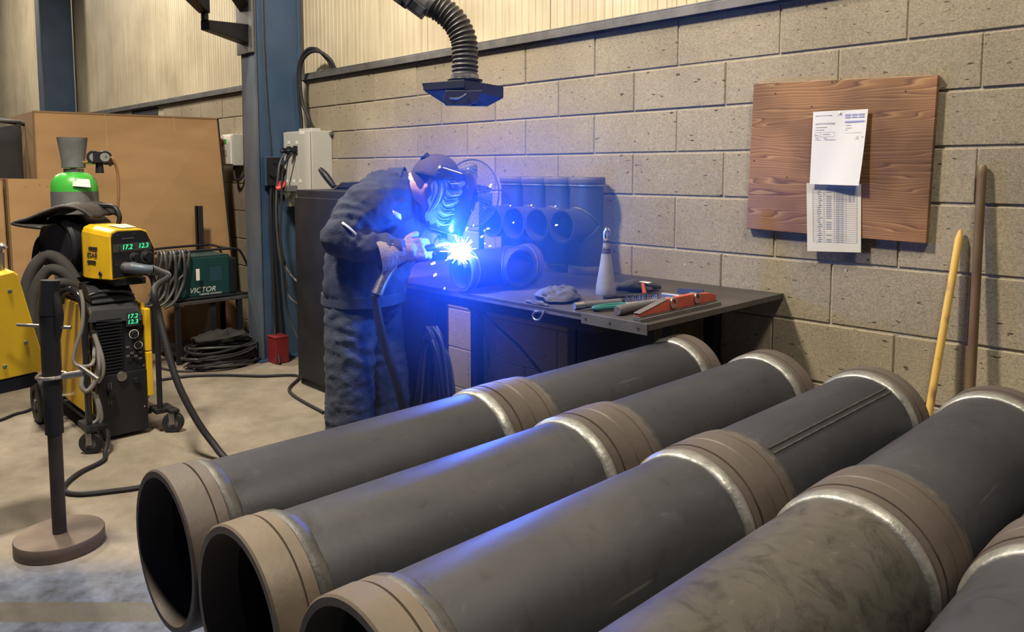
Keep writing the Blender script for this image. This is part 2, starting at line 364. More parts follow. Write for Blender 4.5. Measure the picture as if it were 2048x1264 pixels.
m_leather = mat('dark_leather', (.022,.019,.018), .6, 0, (.036,.031,.028), 14, bump=.3, bscale=60)
m_green = mat('green_enamel', (.06,.42,.05), .35, coat=.3)
m_cylgrey = mat('grey_cylinder_paint', (.115,.122,.125), .5, 0, (.20,.21,.21), 9, lo=.4, hi=.75)
m_brass = mat('brass', (.6,.4,.14), .35, .9)
m_chrome = mat('chrome', (.72,.72,.72), .18, 1)
m_steel = mat('bare_steel', (.42,.41,.40), .35, .9, (.3,.29,.28), 20)
m_hosebr = mat('brown_gas_hose', (.22,.11,.05), .55)
m_teal = mat('dark_green_enamel', (.007,.040,.042), .42, 0, (.009,.048,.050), 6)
m_red = mat('red_plastic', (.50,.035,.035), .45)
m_redpaint = mat('red_paint', (.17,.012,.016), .5)
m_orange = mat('orange_red_enamel', (.48,.085,.045), .45, 0, (.34,.06,.04), 14)
m_tablet = mat('worn_steel_worktop', (.048,.043,.044), .5, .3, (.085,.076,.073), 5, 8, stretch=(.5,1,1), rvar=.12)
m_greentool = mat('teal_plastic', (.012,.125,.115), .45)
m_paper = mat('paper', (.60,.60,.60), .9)
m_paper2 = mat('cream_paper', (.54,.515,.44), .9, 0, (.49,.465,.39), 14)
m_ink = mat('grey_ink', (.32,.32,.34), .9); m_inkblue = mat('blue_ink', (.25,.26,.48), .9)
m_polebr = mat('brown_wood_pole', (.085,.052,.026), .5, 0, (.14,.092,.052), 8, stretch=(4,4,.6))
m_poleye = mat('yellow_wood_pole', (.62,.40,.10), .5, 0, (.30,.18,.07), 22, lo=.52, hi=.68, stretch=(1,1,.5))
m_jacket = mat('navy_work_jacket', (.015,.020,.042), .85, 0, (.024,.031,.058), 22, bump=.25, bscale=160)
m_jeans = mat('dark_denim', (.020,.028,.050), .88, 0, (.038,.048,.076), 16, bump=.3, bscale=220, stretch=(1,1,.6))
m_skin = mat('skin', (.58,.33,.24), .5)
m_hair = mat('short_dark_hair', (.05,.035,.028), .8)
m_glove = mat('suede_glove', (.22,.175,.15), .85, 0, (.14,.11,.095), 20, bump=.4, bscale=120)
m_helmet = mat('helmet_shell', (.018,.022,.045), .28, coat=.4)
m_reflect = mat('reflective_tape', (.62,.66,.70), .3, .3)
m_hoodm = mat('black_hood', (.016,.018,.03), .42)
m_ducth = mat('black_duct_fabric', (.030,.029,.032), .5, 0, (.055,.052,.052), 30)
m_alu = mat('aluminium_tube', (.62,.61,.58), .3, .8)
m_cone = mat('dusty_grey_plastic', (.25,.24,.215), .7, 0, (.17,.163,.15), 14)
m_rag = mat('blue_grey_rag', (.05,.055,.085), .9, 0, (.08,.085,.12), 30)
m_handleg = mat('grey_rubber_grip', (.095,.095,.105), .6)
m_fangrey = mat('fan_wire', (.10,.11,.15), .45, .5)
m_greenled = emis('green_led', (.03,.85,.30), 1.8)
m_arc = emis('arc_and_glare', (.5,.8,1.0), 40)
m_spark = emis('hot_spark', (1.0,.72,.42), 14)
m_glass = mat('gauge_glass', (.22,.23,.23), .2)
m_bluegun = mat('pale_blue_hose', (.075,.105,.14), .45)

# ================================================================== SETTING
fl = MB().box(-15, 8, -7, .3, -.12, 0).obj('floor', m_floor, smooth=False); struct(fl, 'worn beige concrete workshop floor with blue-grey painted strip', 'floor')

# block wall: mortar slab with individual concrete blocks proud of it
wall = MB().box(-15, 8, .002, .26, 0, 1.955).obj('wall_back', m_mortar, smooth=False, origin=(0,0,0)); struct(wall, 'long concrete block wall below cream cladding', 'wall')
rows = [(1.76,1.952,0),(1.584,1.76,1),(1.403,1.584,0),(1.219,1.403,1),(.995,1.219,0),(.768,.995,1),(.545,.768,0),(.32,.545,1),(.095,.32,0),(.0,.095,1)]
bm_cache = {}
def block_mesh(w, h):
    k = (round(w,3), round(h,3))
    if k not in bm_cache:
        e = .0035; x = w/2; z = h/2; d = .006
        vs = [(-x,d,-z),(x,d,-z),(x,d,z),(-x,d,z),(-x,-.001+e*.6,-z),(x,-.001+e*.6,-z),(x,-.001+e*.6,z),(-x,-.001+e*.6,z),(-x+e,-.004,-z+e),(x-e,-.004,-z+e),(x-e,-.004,z-e),(-x+e,-.004,z-e)]
        fs = [(8,9,10,11)]
        for i in range(4):
            j = (i+1)%4; fs += [(i,j,4+j,4+i),(4+i,4+j,8+j,8+i)]
        me = bpy.data.meshes.new('block'); me.from_pydata(vs, [], fs); me.update(); me.materials.append(m_block); bm_cache[k] = me
    return bm_cache[k]
for z0, z1, half in rows:
    x = -5.85 + (.225 if half else 0)
    while x < 5.3:
        w = .45
        hole = (z0 > 1.7 and -3.95 < x+.2 < -3.35)
        if not hole:
            o = bpy.data.objects.new('block', block_mesh(w-.0045, z1-z0-.008)); COL.objects.link(o); o.parent = wall
            o.location = (x+w/2, random.uniform(-.0025,.0015), (z0+z1)/2)
        x += w
dk = MB().box(-4.05, -3.3, -.002, .001, 1.765, 1.952).obj('block_hole_shade', m_dark, wall, smooth=False)  # flat dark panel paints the shade inside the missing-block hole

# upper cladding: vertical ribbed sheets
up = MB().box(-15, 8, .05, .2, 1.97, 4.6).obj('wall_back_upper', m_dark, smooth=False, origin=(0,0,0)); struct(up, 'cream ribbed metal cladding above the block wall', 'wall')
W0 = .978; nr = 20; pts = []
for i in range(nr):
    a = i*W0/nr; p = W0/nr
    pts += [(a+p*.04, 0), (a+p*.10, -.0035), (a+p*.90, -.0035), (a+p*.96, 0)]
pts = [(.004, .01), (.004, 0)] + pts + [(W0-.004, 0), (W0-.004, .01)]
vs = [(x, y, z) for z in (2.0, 4.6) for x, y in pts]; n = len(pts)
pm = bpy.data.meshes.new('cladding_sheet'); pm.from_pydata(vs, [], [(i, i+1, n+i+1, n+i) for i in range(n-1)]); pm.update(); pm.materials.append(m_clad)
for k in range(-15, 7):
    o = bpy.data.objects.new('cladding_sheet', pm); COL.objects.link(o); o.parent = up; o.location = (-.023+k*W0, .035, 0)
tr = MB().box(-15, 8, -.035, .04, 1.992, 2.0); tr.box(-15, 8, -.035, -.029, 1.955, 1.992); tr.box(-15, 8, -.012, .03, 1.945, 1.992)
struct(tr.obj('trim_1', m_steelgrey, smooth=False, bevel=.002), 'grey steel channel running along the top of the block wall', 'trim')
tv = MB().box(-.46+.02, -.41+.02, -.03, .03, 0, 1.95); struct(tv.obj('trim_2', mat('pale_metal_strip', (.36,.32,.27), .6), smooth=False, bevel=.002), 'pale vertical edging strip between blue column and block wall', 'trim')

def column(xr, label, w=.205, d=.345):
    x1 = xr; x0 = xr-w; y0 = -.365; y1 = -.02
    root = thing('steel_column', ((x0+x1)/2, -.19, 0), label, 'column')
    struct(root)
    t = .018
    MB().box(x0, x1, y0, y0+t, .012, 4.6).obj('flange', m_bluelit, root, smooth=False, bevel=.003)
    MB().box(x0, x1, y1-t, y1, .012, 4.6).obj('flange', m_blue, root, smooth=False, bevel=.003)
    # boxed web sits close to the room-side edge of the flanges
    MB().box(x1-.03, x1-.012, y0+t, y1-t, .012, 4.6).obj('web', m_blue, root, smooth=False)
    MB().box(x0-.04, x1+.05, y0-.04, y1, 0, .012).obj('base_plate', m_blue, root, smooth=False)
    return root
c1 = column(-.43, 'blue steel column beside the grey electrical enclosure')
c2 = column(-6.02, 'far blue steel column behind the gas cylinder and cardboard')
MB().tube([(-.424,-.30,4.0),(-.424,-.30,2.2),(-.420,-.27,1.3),(-.424,-.26,.05)], .004, 6, 4).obj('earth_wire', m_cable, c1)

# ================================================================== LARGE PIPES ON A LOW BENCH
PZ, PR_, PC_ = .674, .1293, .1394
BT = PZ-PC_
bench = thing('low_steel_bench', (3.95,-1.0,0), 'low grey steel bench carrying the rows of large pipes', 'bench')
MB().box(3.13, 4.78, -2.02, -.014, BT-.02, BT).obj('bench_top', mat('bench_grey', (.17,.165,.16), .55, .2, (.12,.115,.11), 5), bench, smooth=False, bevel=.002)
for x in (3.22, 4.69):
    for y in (-1.92, -.12): MB().box(x-.03, x+.03, y-.03, y+.03, 0, BT-.02).obj('leg', m_black, bench, smooth=False, bevel=.002)
for y in (-1.92, -.12): MB().box(3.25, 4.66, y-.025, y+.025, BT-.08, BT-.02).obj('cross_beam', m_black, bench, smooth=False)
for x in (3.22, 4.69): MB().box(x-.025, x+.025, -1.89, -.15, BT-.08, BT-.02).obj('side_beam', m_black, bench, smooth=False)

PL = .80; CW = .098
def collar_prof(far):
    rc = PC_; ri = PC_-.0135
    p = [(ri,0),(rc-.003,0),(rc,.003),(rc,.046),(rc-.005,.0472),(rc-.005,.0495),(rc-.0012,.0507),(rc-.0012,.069),(rc-.004,.071),(rc-.006,.074),(ri,.074)]
    return p
def weld_prof():
    return [(PR_-.004,.071),(PC_-.0035,.0712),(PC_-.0015,.076),(PC_-.0022,.083),(PR_+.0045,.091),(PR_+.001,.0965),(PR_-.004,.097)]
def meshify(mb, name, m, ang=30):
    me = bpy.data.meshes.new(name); me.from_pydata(mb.v, [], mb.f); me.update(); me.shade_smooth(); me.set_sharp_from_angle(angle=R(ang)); me.materials.append(m); return me
NS = 72
def revm(prof): return [(r, PL-h) for r, h in prof][::-1]
me_body = meshify(MB().lathe([(PR_-.007,.06),(PR_,.06),(PR_,PL-.06),(PR_-.007,PL-.06)], (0,0,0), (0,1,0), NS, closed=True), 'pipe_body', m_pipe)
me_body2 = me_body.copy(); me_body2.materials.clear(); me_body2.materials.append(m_pipeold)
me_cn = meshify(MB().lathe(collar_prof(0), (0,0,0), (0,1,0), NS, closed=True), 'collar', m_collar)
me_ct = me_cn.copy(); me_ct.materials.clear(); me_ct.materials.append(m_collar2)
me_cf = meshify(MB().lathe(revm(collar_prof(1)), (0,0,0), (0,1,0), NS, closed=True), 'collar', m_collar)
def wob(mb, y0):   # uneven weld toes
    for i, v in enumerate(mb.v):
        a = math.atan2(v.z, v.x); k = noise.noise(Vector((math.cos(a)*6, math.sin(a)*6, y0)))
        v.y += .0025*k*(1 if abs(v.y-y0) > .014 else .3)
    return mb
me_wn = meshify(wob(MB().lathe(weld_prof(), (0,0,0), (0,1,0), NS, closed=True), .08), 'weld_bead', m_welddull, 60)
me_wf = meshify(wob(MB().lathe(revm(weld_prof()), (0,0,0), (0,1,0), NS, closed=True), PL-.08), 'weld_bead', m_weld, 60)
rowX = [3.225, 3.513, 3.7945, 4.078, 4.362]; rowF = [-2.303,-2.303,-2.283,-2.255,-2.222]
ordn = ['leftmost', 'second from the left', 'third from the left', 'fourth from the left', 'rightmost']
for i, (px_, yf) in enumerate(zip(rowX, rowF)):
    for s in (0, 1):
        lab = ('near' if s == 0 else 'far') + ' dark steel pipe length of the row ' + ordn[i] + ' on the bench'
        if i == 0: lab = ['near pipe of leftmost row, brown open collar beside the round-based stand', 'far pipe of leftmost row, its end under the worktop corner'][s]
        if i == 4: lab = ['near pipe of the rightmost row, cut off by the picture corner', 'far pipe of the rightmost row, at the right picture edge'][s]
        if i == 3: lab = ['weathered stained near pipe in the row fourth from the left', 'far pipe in the row fourth from the left, below the leaning poles'][s]
        if i == 2: lab = ['near pipe of the middle row with tan collar at bottom edge', 'far pipe of the middle row with a lengthwise seam weld'][s]
        if i == 1: lab = ['near pipe of second row, tan open collar at the bottom', 'far pipe of second row, ending before the wall'][s]
        y0 = yf + s*(PL+.001)
        rt = thing('steel_pipe', (px_, y0, PZ), lab, 'pipe', 'large steel pipes on the bench')
        for nm, me in (('pipe_body', me_body2 if (i == 3 and s == 0) else me_body), ('collar', me_ct if (s == 0 and i in (1,2,3)) else me_cn), ('collar', me_cf), ('weld_bead', me_wn), ('weld_bead', me_wf)):
            o = bpy.data.objects.new(nm, me); COL.objects.link(o); o.parent = rt
            if nm != 'pipe_body': o.rotation_euler = (0, random.uniform(0, 6.28), 0)
            if nm == 'weld_bead': o['label'] = 'silvery weld bead' if me is me_wf else 'dull grey weld bead'
        ORG[rt] = V(px_, y0, PZ)
        if (i, s) == (2, 1):
            for a in (.50, .60):
                MB().tube([V(px_+math.sin(a)*(PR_+.001), y0+.10, PZ+math.cos(a)*(PR_+.001)), V(px_+math.sin(a)*(PR_+.001), y0+PL-.10, PZ+math.cos(a)*(PR_+.001))], .0022, 6, 1).obj('seam_weld', m_welddull, rt)

# ================================================================== WORKBENCH
TZ = .861
tx0, tx1, ty0 = 1.44, 3.19, -.865
wb = thing('welding_bench', (2.3,-.43,0), 'dark steel welding bench with thin worktop against the block wall', 'bench')
MB().box(tx0, tx1, ty0, -.006, TZ-.012, TZ).obj('worktop', m_tablet, wb, smooth=False, bevel=.002)
MB().box(tx0, 2.93, ty0, ty0+.006, TZ-.022, TZ-.012).obj('edge_lip', m_steel, wb, smooth=False)
ap = MB().box(2.93, tx1+.002, ty0-.006, ty0-.001, TZ-.032, TZ+.004).obj('corner_angle', m_steelgrey, wb, smooth=False, bevel=.001)
for x in (2.95, 3.05, 3.16): MB().cyl((x, ty0-.004, TZ-.014), (x, ty0-.008, TZ-.014), .0035, n=10).obj('screw', m_dark, ap)
MB().box(tx1, tx1+.004, ty0, -.006, TZ-.018, TZ+.001).obj('edge_trim', m_tablet, wb, smooth=False)
MB().box(3.155, 3.162, ty0+.004, -.40, TZ, TZ+.012).obj('guide_rail', m_steelgrey, wb, smooth=False)
for x, y in ((1.50,-.80),(2.085,-.80),(2.98,-.55),(1.50,-.07),(2.2,-.07),(2.93,-.07)):
    MB().box(x-.026, x+.026, y-.026, y+.026, 0, TZ-.07).obj('leg', m_black, wb, smooth=False, bevel=.002)
for y in (-.80, -.07): MB().box(1.48, 2.95, y-.02, y+.02, TZ-.07, TZ-.0125).obj('rail', m_black, wb, smooth=False)
for x in (1.50, 2.93): MB().box(x-.02, x+.02, -.78, -.09, TZ-.07, TZ-.0125).obj('rail', m_black, wb, smooth=False)
MB().box(2.5, 2.96, -.40, -.36, 0.02, TZ-.07).obj('modesty_panel', m_black, wb, smooth=False)
MB().box(1.5, 2.95, -.10, -.085, .1, .62).obj('back_panel', m_black, wb, smooth=False) if False else None
hk = MB(); hk.tube([(2.762,ty0-.004,TZ-.012),(2.758,ty0-.012,TZ-.03),(2.745,ty0-.014,TZ-.045),(2.725,ty0-.014,TZ-.047),(2.715,ty0-.013,TZ-.034),(2.725,ty0-.011,TZ-.02),(2.742,ty0-.011,TZ-.018)], .0035, 8, 6)
hk.obj('wire_hook', m_steel, wb)

# four upright tee pieces along the wall and the one being welded
def tee(name, o, main, branch, mlen, boff, blen, label, group):
    o = Vector(o); r = .0755; main = Vector(main); branch = Vector(branch)
    rt = thing(name, o, label, 'pipe fitting', group)
    MB().lathe([(r-.007,0),(r,0),(r,mlen),(r-.007,mlen)], o, main, 40, closed=True).obj('pipe_body', m_pipe, rt)
    for h in (0, mlen-.03):
        MB().lathe([(r-.002,h),(r+.006,h),(r+.008,h+.003),(r+.008,h+.024),(r+.004,h+.03),(r-.002,h+.03)], o, main, 40, closed=True).obj('collar', m_collar, rt)
    for h in (.034, mlen-.036):
        MB().lathe([(r-.001,h-.005),(r+.005,h-.003),(r+.005,h+.003),(r-.001,h+.005)], o, main, 40, closed=True).obj('weld_bead', m_weld, rt)
    c = o + main*boff
    MB().lathe([(r-.008,.02),(r,.02),(r,blen),(r-.008,blen)], c, branch, 40, closed=True).obj('branch_stub', m_pipe, rt)
    ring = MB(); n = 40; u, v, z = frame(branch); P = []
    for j in range(n+1):
        a = 2*math.pi*j/n; q = (u*math.cos(a)+v*math.sin(a))*r; side = q - main*q.dot(main)
        h = math.sqrt(max(r*r - side.dot(side), 0)); P.append(c + q*1.03 + z*(h+.002))
    ring.tube(P, .0045, 6, 1); ring.obj('saddle_weld', m_welddull, rt)
    return rt
for k, x in enumerate((1.838, 1.990, 2.142, 2.294)):
    tee('pipe_tee', (x, -.105, TZ), (0,0,1), (0,-1,0), .436, .222, .168,
        ['upright steel tee nearest the wall fan', 'second upright steel tee from the fan', 'third upright steel tee from the fan', 'rightmost upright steel tee, beside the cone bottle'][k], 'upright pipe tees on the welding bench')
tee('pipe_tee', (2.315, -.868, TZ+.0845), (.08,.997,0), (.997,-.08,0), .36, .22, .10, 'steel tee lying at the bench edge under the welding arc', None)

# ================================================================== WALL BOARD AND PAPERS
bd = MB(); b0 = [onY(*p, -.028) for p in ((1508,167),(1876,150),(1852,487),(1493,457))]
bd.prism([(0,0)], (0,0,0), (1,0,0), (0,0,1), .01) if False else None
a = [Vector((p.x, -.030, p.z)) for p in b0]; bq = [Vector((p.x, -.006, p.z)) for p in b0]
bd.add(a+bq, [(3,2,1,0),(4,5,6,7),(0,1,5,4),(1,2,6,5),(2,3,7,6),(3,0,4,7)])
board = tag(bd.obj('notice_board', m_wood, smooth=False, bevel=.0015), 'brown stained plywood board fixed on the block wall', 'board')
for p in ((1551,187),(1811,182),(1664,164),(1623,213),(1508,321),(1574,354)):
    q = onY(*p, -.0305); MB().cyl(q, q+V(0,-.0012,0), .0022, n=8).obj('nail_hole', m_dark, board)
def sheet(name, corners, m, label, curl):
    mb = MB(); n = 10; vs = []; tl, tr_, br, bl = corners
    for i in range(n+1):
        for j in range(n+1):
            s = j/n; t_ = i/n; p = (tl*(1-s)+tr_*s)*(1-t_) + (bl*(1-s)+br*s)*t_
            vs.append(p + V(0, -curl(s, t_), 0))
    fs = [(i*(n+1)+j, (i+1)*(n+1)+j, (i+1)*(n+1)+j+1, i*(n+1)+j+1) for i in range(n) for j in range(n)]
    mb.add(vs, fs); o = mb.obj(name, m, smooth=False)
    so = o.modifiers.new('thick', 'SOLIDIFY'); so.thickness = .0006; so.offset = -1
    return tag(o, label, 'paper'), (lambda s, t_: (tl*(1-s)+tr_*s)*(1-t_) + (bl*(1-s)+br*s)*t_ + V(0, -curl(s, t_)-.0012, 0))
pc = [onY(*p, -.034) for p in ((1613,366),(1722,368),(1722,505),(1615,502))]
lo, lf = sheet('paper_sheet', pc, m_paper2, 'cream printed table sheet hanging below the white sheet on the board', lambda s, t_: .002*t_+.001*math.sin(s*5))
pc = [onY(*p, -.036) for p in ((1628,224),(1738,218),(1724,371),(1623,368))]
hi_, hf = sheet('paper_sheet', pc, m_paper, 'white printed form pinned at the centre of the wooden board', lambda s, t_: .006+.018*t_*t_*(.5+s*.8)+.002*math.sin(s*7+t_*3))
def inkq(mb, fn, s0, s1, t0, t1): 
    mb.add([fn(s0,t0), fn(s1,t0), fn(s1,t1), fn(s0,t1)], [(3,2,1,0)])
g = MB()
for i in range(26): 
    t_ = .07+.79*i/25; inkq(g, lf, .12, .93, t_, t_+.0035)
for s in (.12,.33,.52,.73,.93): inkq(g, lf, s-.003, s+.003, .07, .863)
for i in range(25):
    t_ = .075+.79*i/25
    if random.random() > .12: inkq(g, lf, .37, .47, t_+.008, t_+.022)
    inkq(g, lf, .55, .62, t_+.008, t_+.022); inkq(g, lf, .635, .69, t_+.008, t_+.022)
    if i < 6: inkq(g, lf, .78, .82, t_+.01, t_+.02); inkq(g, lf, .86, .89, t_+.008, t_+.02)
    inkq(g, lf, .20+.03*random.random(), .25+.05*random.random(), t_+.01, t_+.02)
g.obj('printed_table', m_ink, lo, smooth=False)['kind'] = 'stuff'
g = MB()
for q in ((.05,.36,.055,.065),(.06,.28,.215,.222),(.06,.23,.25,.256),(.06,.42,.285,.288),(.06,.42,.345,.348),(.055,.06,.285,.348),(.16,.165,.285,.348),(.42,.425,.285,.348),(.06,.13,.32,.326),(.2,.34,.31,.316),(.07,.13,.362,.368),(.07,.18,.385,.391),(.22,.29,.362,.368),(.24,.45,.385,.391),(.62,.72,.20,.206),(.62,.74,.235,.24),(.62,.66,.26,.266),(.62,.92,.30,.303),(.84,.88,.355,.362),(.94,.97,.355,.362),(.83,.88,.38,.386),(.06,.42,.16,.178)): inkq(g, hf, *q)
g.obj('printed_lines', m_ink, hi_, smooth=False)['kind'] = 'stuff'
g = MB()
for q in ((.60,.70,.055,.075),(.72,.82,.055,.075),(.84,.95,.055,.075),(.60,.70,.09,.105),(.72,.82,.09,.105),(.84,.95,.09,.105),(.60,.96,.145,.165)): inkq(g, hf, *q)
g.obj('blue_print', m_inkblue, hi_, smooth=False)['kind'] = 'stuff'
q = hf(.5, .03); MB().cyl(q, q+V(0,-.004,0), .004, n=10).obj('pin', m_white, hi_)

# leaning poles
def pole(name, p0, p1, r, m, label, tip=None):
    mb = MB(); p0 = Vector(p0); p1 = Vector(p1); d = (p1-p0).normalized(); L_ = (p1-p0).length
    prof = [(0,0),(r,0),(r,L_*.5),(r*.97,L_-.03)] + ([(r*.6,L_-.008),(r*.2,L_)] if tip else [(r*.95,L_-.006),(r*.7,L_),(0,L_)])
    mb.lathe(prof, p0, d, 16); return tag(mb.obj(name, m, ang=50), label, 'pole')
pole('wooden_pole', (3.856,-.075,BT), (3.843,-.021,1.345), .0138, m_polebr, 'thick brown wooden pole leaning on the wall at right')
pole('wooden_pole', (3.742,-.085,BT), (3.790,-.018,1.14), .0118, m_poleye, 'worn yellow painted pole leaning left of the brown pole', tip=True)

# ================================================================== WALL SERVICES
en = thing('electrical_enclosure', (-.236,-.09,1.10), 'grey electrical enclosure with sockets on the wall beside blue column', 'electrical box')
MB().box(-.415, -.058, -.160, -.005, 1.10, 1.592).obj('housing', m_enclosure, en, smooth=False, bevel=.004)
dr = MB().box(-.415, -.060, -.176, -.163, 1.104, 1.588).obj('door', m_enclosure, en, smooth=False, bevel=.004)
p = onY(603, 265, -.178); MB().box(p.x-.03, p.x+.035, -.1775, -.176, p.z-.012, p.z+.012).obj('label_plate', m_white, dr, smooth=False)
for xx, yy in ((579,300),(592,299)):
    p = onY(xx, yy, -.178); q = MB().box(p.x-.022, p.x+.022, -.190, -.177, p.z-.03, p.z+.025); q.obj('socket', m_blackpl, en, smooth=False, bevel=.003)
    pl = MB(); pl.cyl(p+V(0,-.01,0), p+V(-.015,-.06,-.012), .016, .012, 12); pl.box(p.x-.02, p.x+.02, -.225, -.188, p.z-.014, p.z+.014); pl.obj('plug', m_blackpl, en, bevel=.002)
    MB().box(p.x-.004, p.x+.004, -.1785, -.176, 1.26, p.z-.03).obj('seam_strip', mat('beige_strip', (.40,.38,.33), .6), en, smooth=False)
for xx, yy in ((577,285),(593,285),(573,362),(587,362),(600,362)):
    p = onY(xx, yy, -.178); MB().box(p.x-.014, p.x+.014, -.178, -.176, p.z-.01, p.z+.01).obj('sticker', m_white, en, smooth=False)
p = onY(569, 342, -.178); MB().cyl(p, p+V(0,-.03,0), .022, .019, 16).obj('knob', m_blackpl, en)
p = onY(583, 374, -.19); cs = MB(); cs.box(p.x-.05, p.x+.06, -.25, -.178, p.z-.03, p.z+.012); cs.obj('red_socket_body', m_handleg, en, bevel=.004)
cl = MB(); cl.lathe([(0,-.010),(.034,-.010),(.040,0),(.034,.010),(0,.010)], p+V(-.01,-.075,.012), (.2,-.75,.6), 24); cl.obj('red_socket_lid', m_red, en)
p = onY(571, 389, -.22); MB().cyl(p, p+V(0,.02,.02), .026, .026, 16).obj('white_coupling', m_white, en)
p = onY(576, 404, -.175); MB().box(p.x-.03, p.x+.03, -.178, -.06, p.z-.03, p.z+.035).obj('junction_box', m_white, en, smooth=False, bevel=.003)
MB().box(-.30, -.13, -.12, -.05, 1.592, 1.612).obj('gland_plate', m_enclosure, en, smooth=False, bevel=.002)
MB().cyl((-.052,-.02,1.575),(-.03,-.02,1.575), .012, n=12).obj('fixing_lug', m_steel, en)
for k, (a0, pk, e0) in enumerate((((603,254), (598,185), (642,133)), ((618,252), (604,200), (632,136)))):
    cb = MB(); A = onY(*a0, -.085)
    pts = [V(A.x, -.085, 1.6), V(A.x, -.085, 1.68), V(onY(pk[0], pk[1], -.10).x, -.10, 1.80), V(-.30+.02*k, -.11, 2.02), V(-.22+.03*k, -.10, 2.13-.02*k), V(-.13+.03*k, -.07, 2.14-.02*k), V(-.06+.03*k, -.03, 2.07), V(-.04+.03*k, 0.0, 2.004)]
    cb.tube(pts, .0115, 10, 6); tag(cb.obj('conduit_cable', m_rubber), ['thick black cable looping from enclosure top over the steel channel', 'inner black cable looping from the enclosure top'][k], 'cable', 'cables above the enclosure')
# cables hanging beside the column
hang = [[onY(574,303,-.20), onY(562,320,-.24), onY(556,350,-.27), onY(552,420,-.30), onY(558,500,-.30), onY(572,560,-.28), onY(584,600,-.26), V(.18,-.22,.35), V(.19,-.2,.02)],
        [onY(588,303,-.20), onY(570,325,-.25), onY(565,345,-.26), onY(563,400,-.28), onY(561,470,-.30), onY(568,560,-.30), onY(580,640,-.28), V(.13,-.28,.012)],
        [V(-.40,-.28,1.30), V(-.39,-.30,1.0), V(-.40,-.29,.6), V(-.38,-.30,.25), V(-.25,-.33,.012)],
        [V(-.41,-.26,1.35), V(-.405,-.27,.9), V(-.41,-.25,.5), V(-.40,-.22,.012)],
        [onY(565,390,-.22), onY(556,400,-.27), onY(553,430,-.29), onY(560,480,-.28), onY(575,540,-.26), V(.12,-.26,.45), V(.16,-.24,.012)]]
for k, h in enumerate(hang):
    tag(MB().tube(h, .0075 if k < 2 else .009, 8, 6).obj('hanging_cable', m_cable if k in (0, 4) else m_rubber), ['grey cable from the left socket of the enclosure', 'black cable from the right socket of the enclosure', 'black cable against the blue column face', 'rear black cable in the column corner', 'thick grey cable from the white coupling under the red socket'][k], 'cable', 'cables beside the column')
cb = thing('column_isolator', (-.41,-.3,1.2), 'dark isolator box bolted on the blue column side', 'electrical box')
MB().box(-.424, -.38, -.33, -.22, 1.22, 1.42).obj('housing', m_blue, cb, smooth=False, bevel=.004)
MB().cyl((-.38,-.29,1.30),(-.35,-.29,1.30), .02, n=14).obj('knob', m_blackpl, cb)
MB().cyl((-.38,-.27,1.38),(-.365,-.27,1.38), .012, n=12).obj('button', m_blackpl, cb)
MB().box(-.38, -.372, -.325, -.225, 1.225, 1.415).obj('cover', m_black, cb, smooth=False, bevel=.002)

sw = thing('isolator_switch', (-1.5,-.06,1.36), 'pale isolator switch box with red-orange knob on block wall', 'switch')
MB().box(-1.60, -1.40, -.10, -.004, 1.365, 1.615).obj('housing', m_enclosure, sw, smooth=False, bevel=.005)
MB().box(-1.59, -1.41, -.118, -.10, 1.375, 1.605).obj('cover', m_white, sw, smooth=False, bevel=.005)
MB().cyl((-1.57,-.118,1.55),(-1.57,-.155,1.55), .035, .03, 18).obj('knob', m_orange, sw)
MB().box(-1.53, -1.48, -.122, -.118, 1.54, 1.575).obj('green_button', m_green, sw, smooth=False)
MB().box(-1.55, -1.47, -.121, -.118, 1.44, 1.49).obj('label_plate', m_enclosure, sw, smooth=False)
tag(MB().tube([(-1.375,-.012,1.945),(-1.375,-.015,1.6),(-1.375,-.02,1.34),(-1.39,-.05,1.26),(-1.43,-.07,1.25),(-1.46,-.07,1.30),(-1.47,-.06,1.365)], .012, 10, 6).obj('conduit_cable', m_rubber), 'black cable dropping down the wall into the isolator switch', 'cable')

# ================================================================== BLACK CABINET AND BROOM
cab = thing('steel_cabinet', (.72,-.23,0), 'tall black steel cupboard standing behind the welder', 'cabinet')
MB().box(.26, 1.175, -.447, -.006, 0, 1.21).obj('body', m_black, cab, smooth=False, bevel=.003)
for x0, x1 in ((.264,.716),(.720,1.171)):
    d = MB().box(x0, x1, -.465, -.449, .05, 1.165).obj('door', m_black, cab, smooth=False, bevel=.002)
    hx = x1-.05 if x0 < .5 else x0+.05
    MB().box(hx-.012, hx+.012, -.478, -.466, .58, .70).obj('handle', m_steel, d, smooth=False, bevel=.003)
bx = thing('hand_brush', (.62,-.28,1.21), 'black dustpan brush lying handle up on the black cupboard', 'brush')
MB().tube([onY(640,338,-.30), onY(652,352,-.29), onY(668,374,-.27)], lambda t_: .014+.008*math.sin(t_*3), 10, 6).obj('handle', m_blackpl, bx)
MB().prism([(0,0),(.06,.012),(.30,.018),(.30,.05),(.10,.045)], V(.47,-.32,1.212), (1,0,0), (0,0,1), -.14).obj('pan', m_blackpl, bx, smooth=False, bevel=.003)
MB().box(.64, .80, -.31, -.22, 1.212, 1.262).obj('bristle_head', m_dark, bx, smooth=False, bevel=.008)

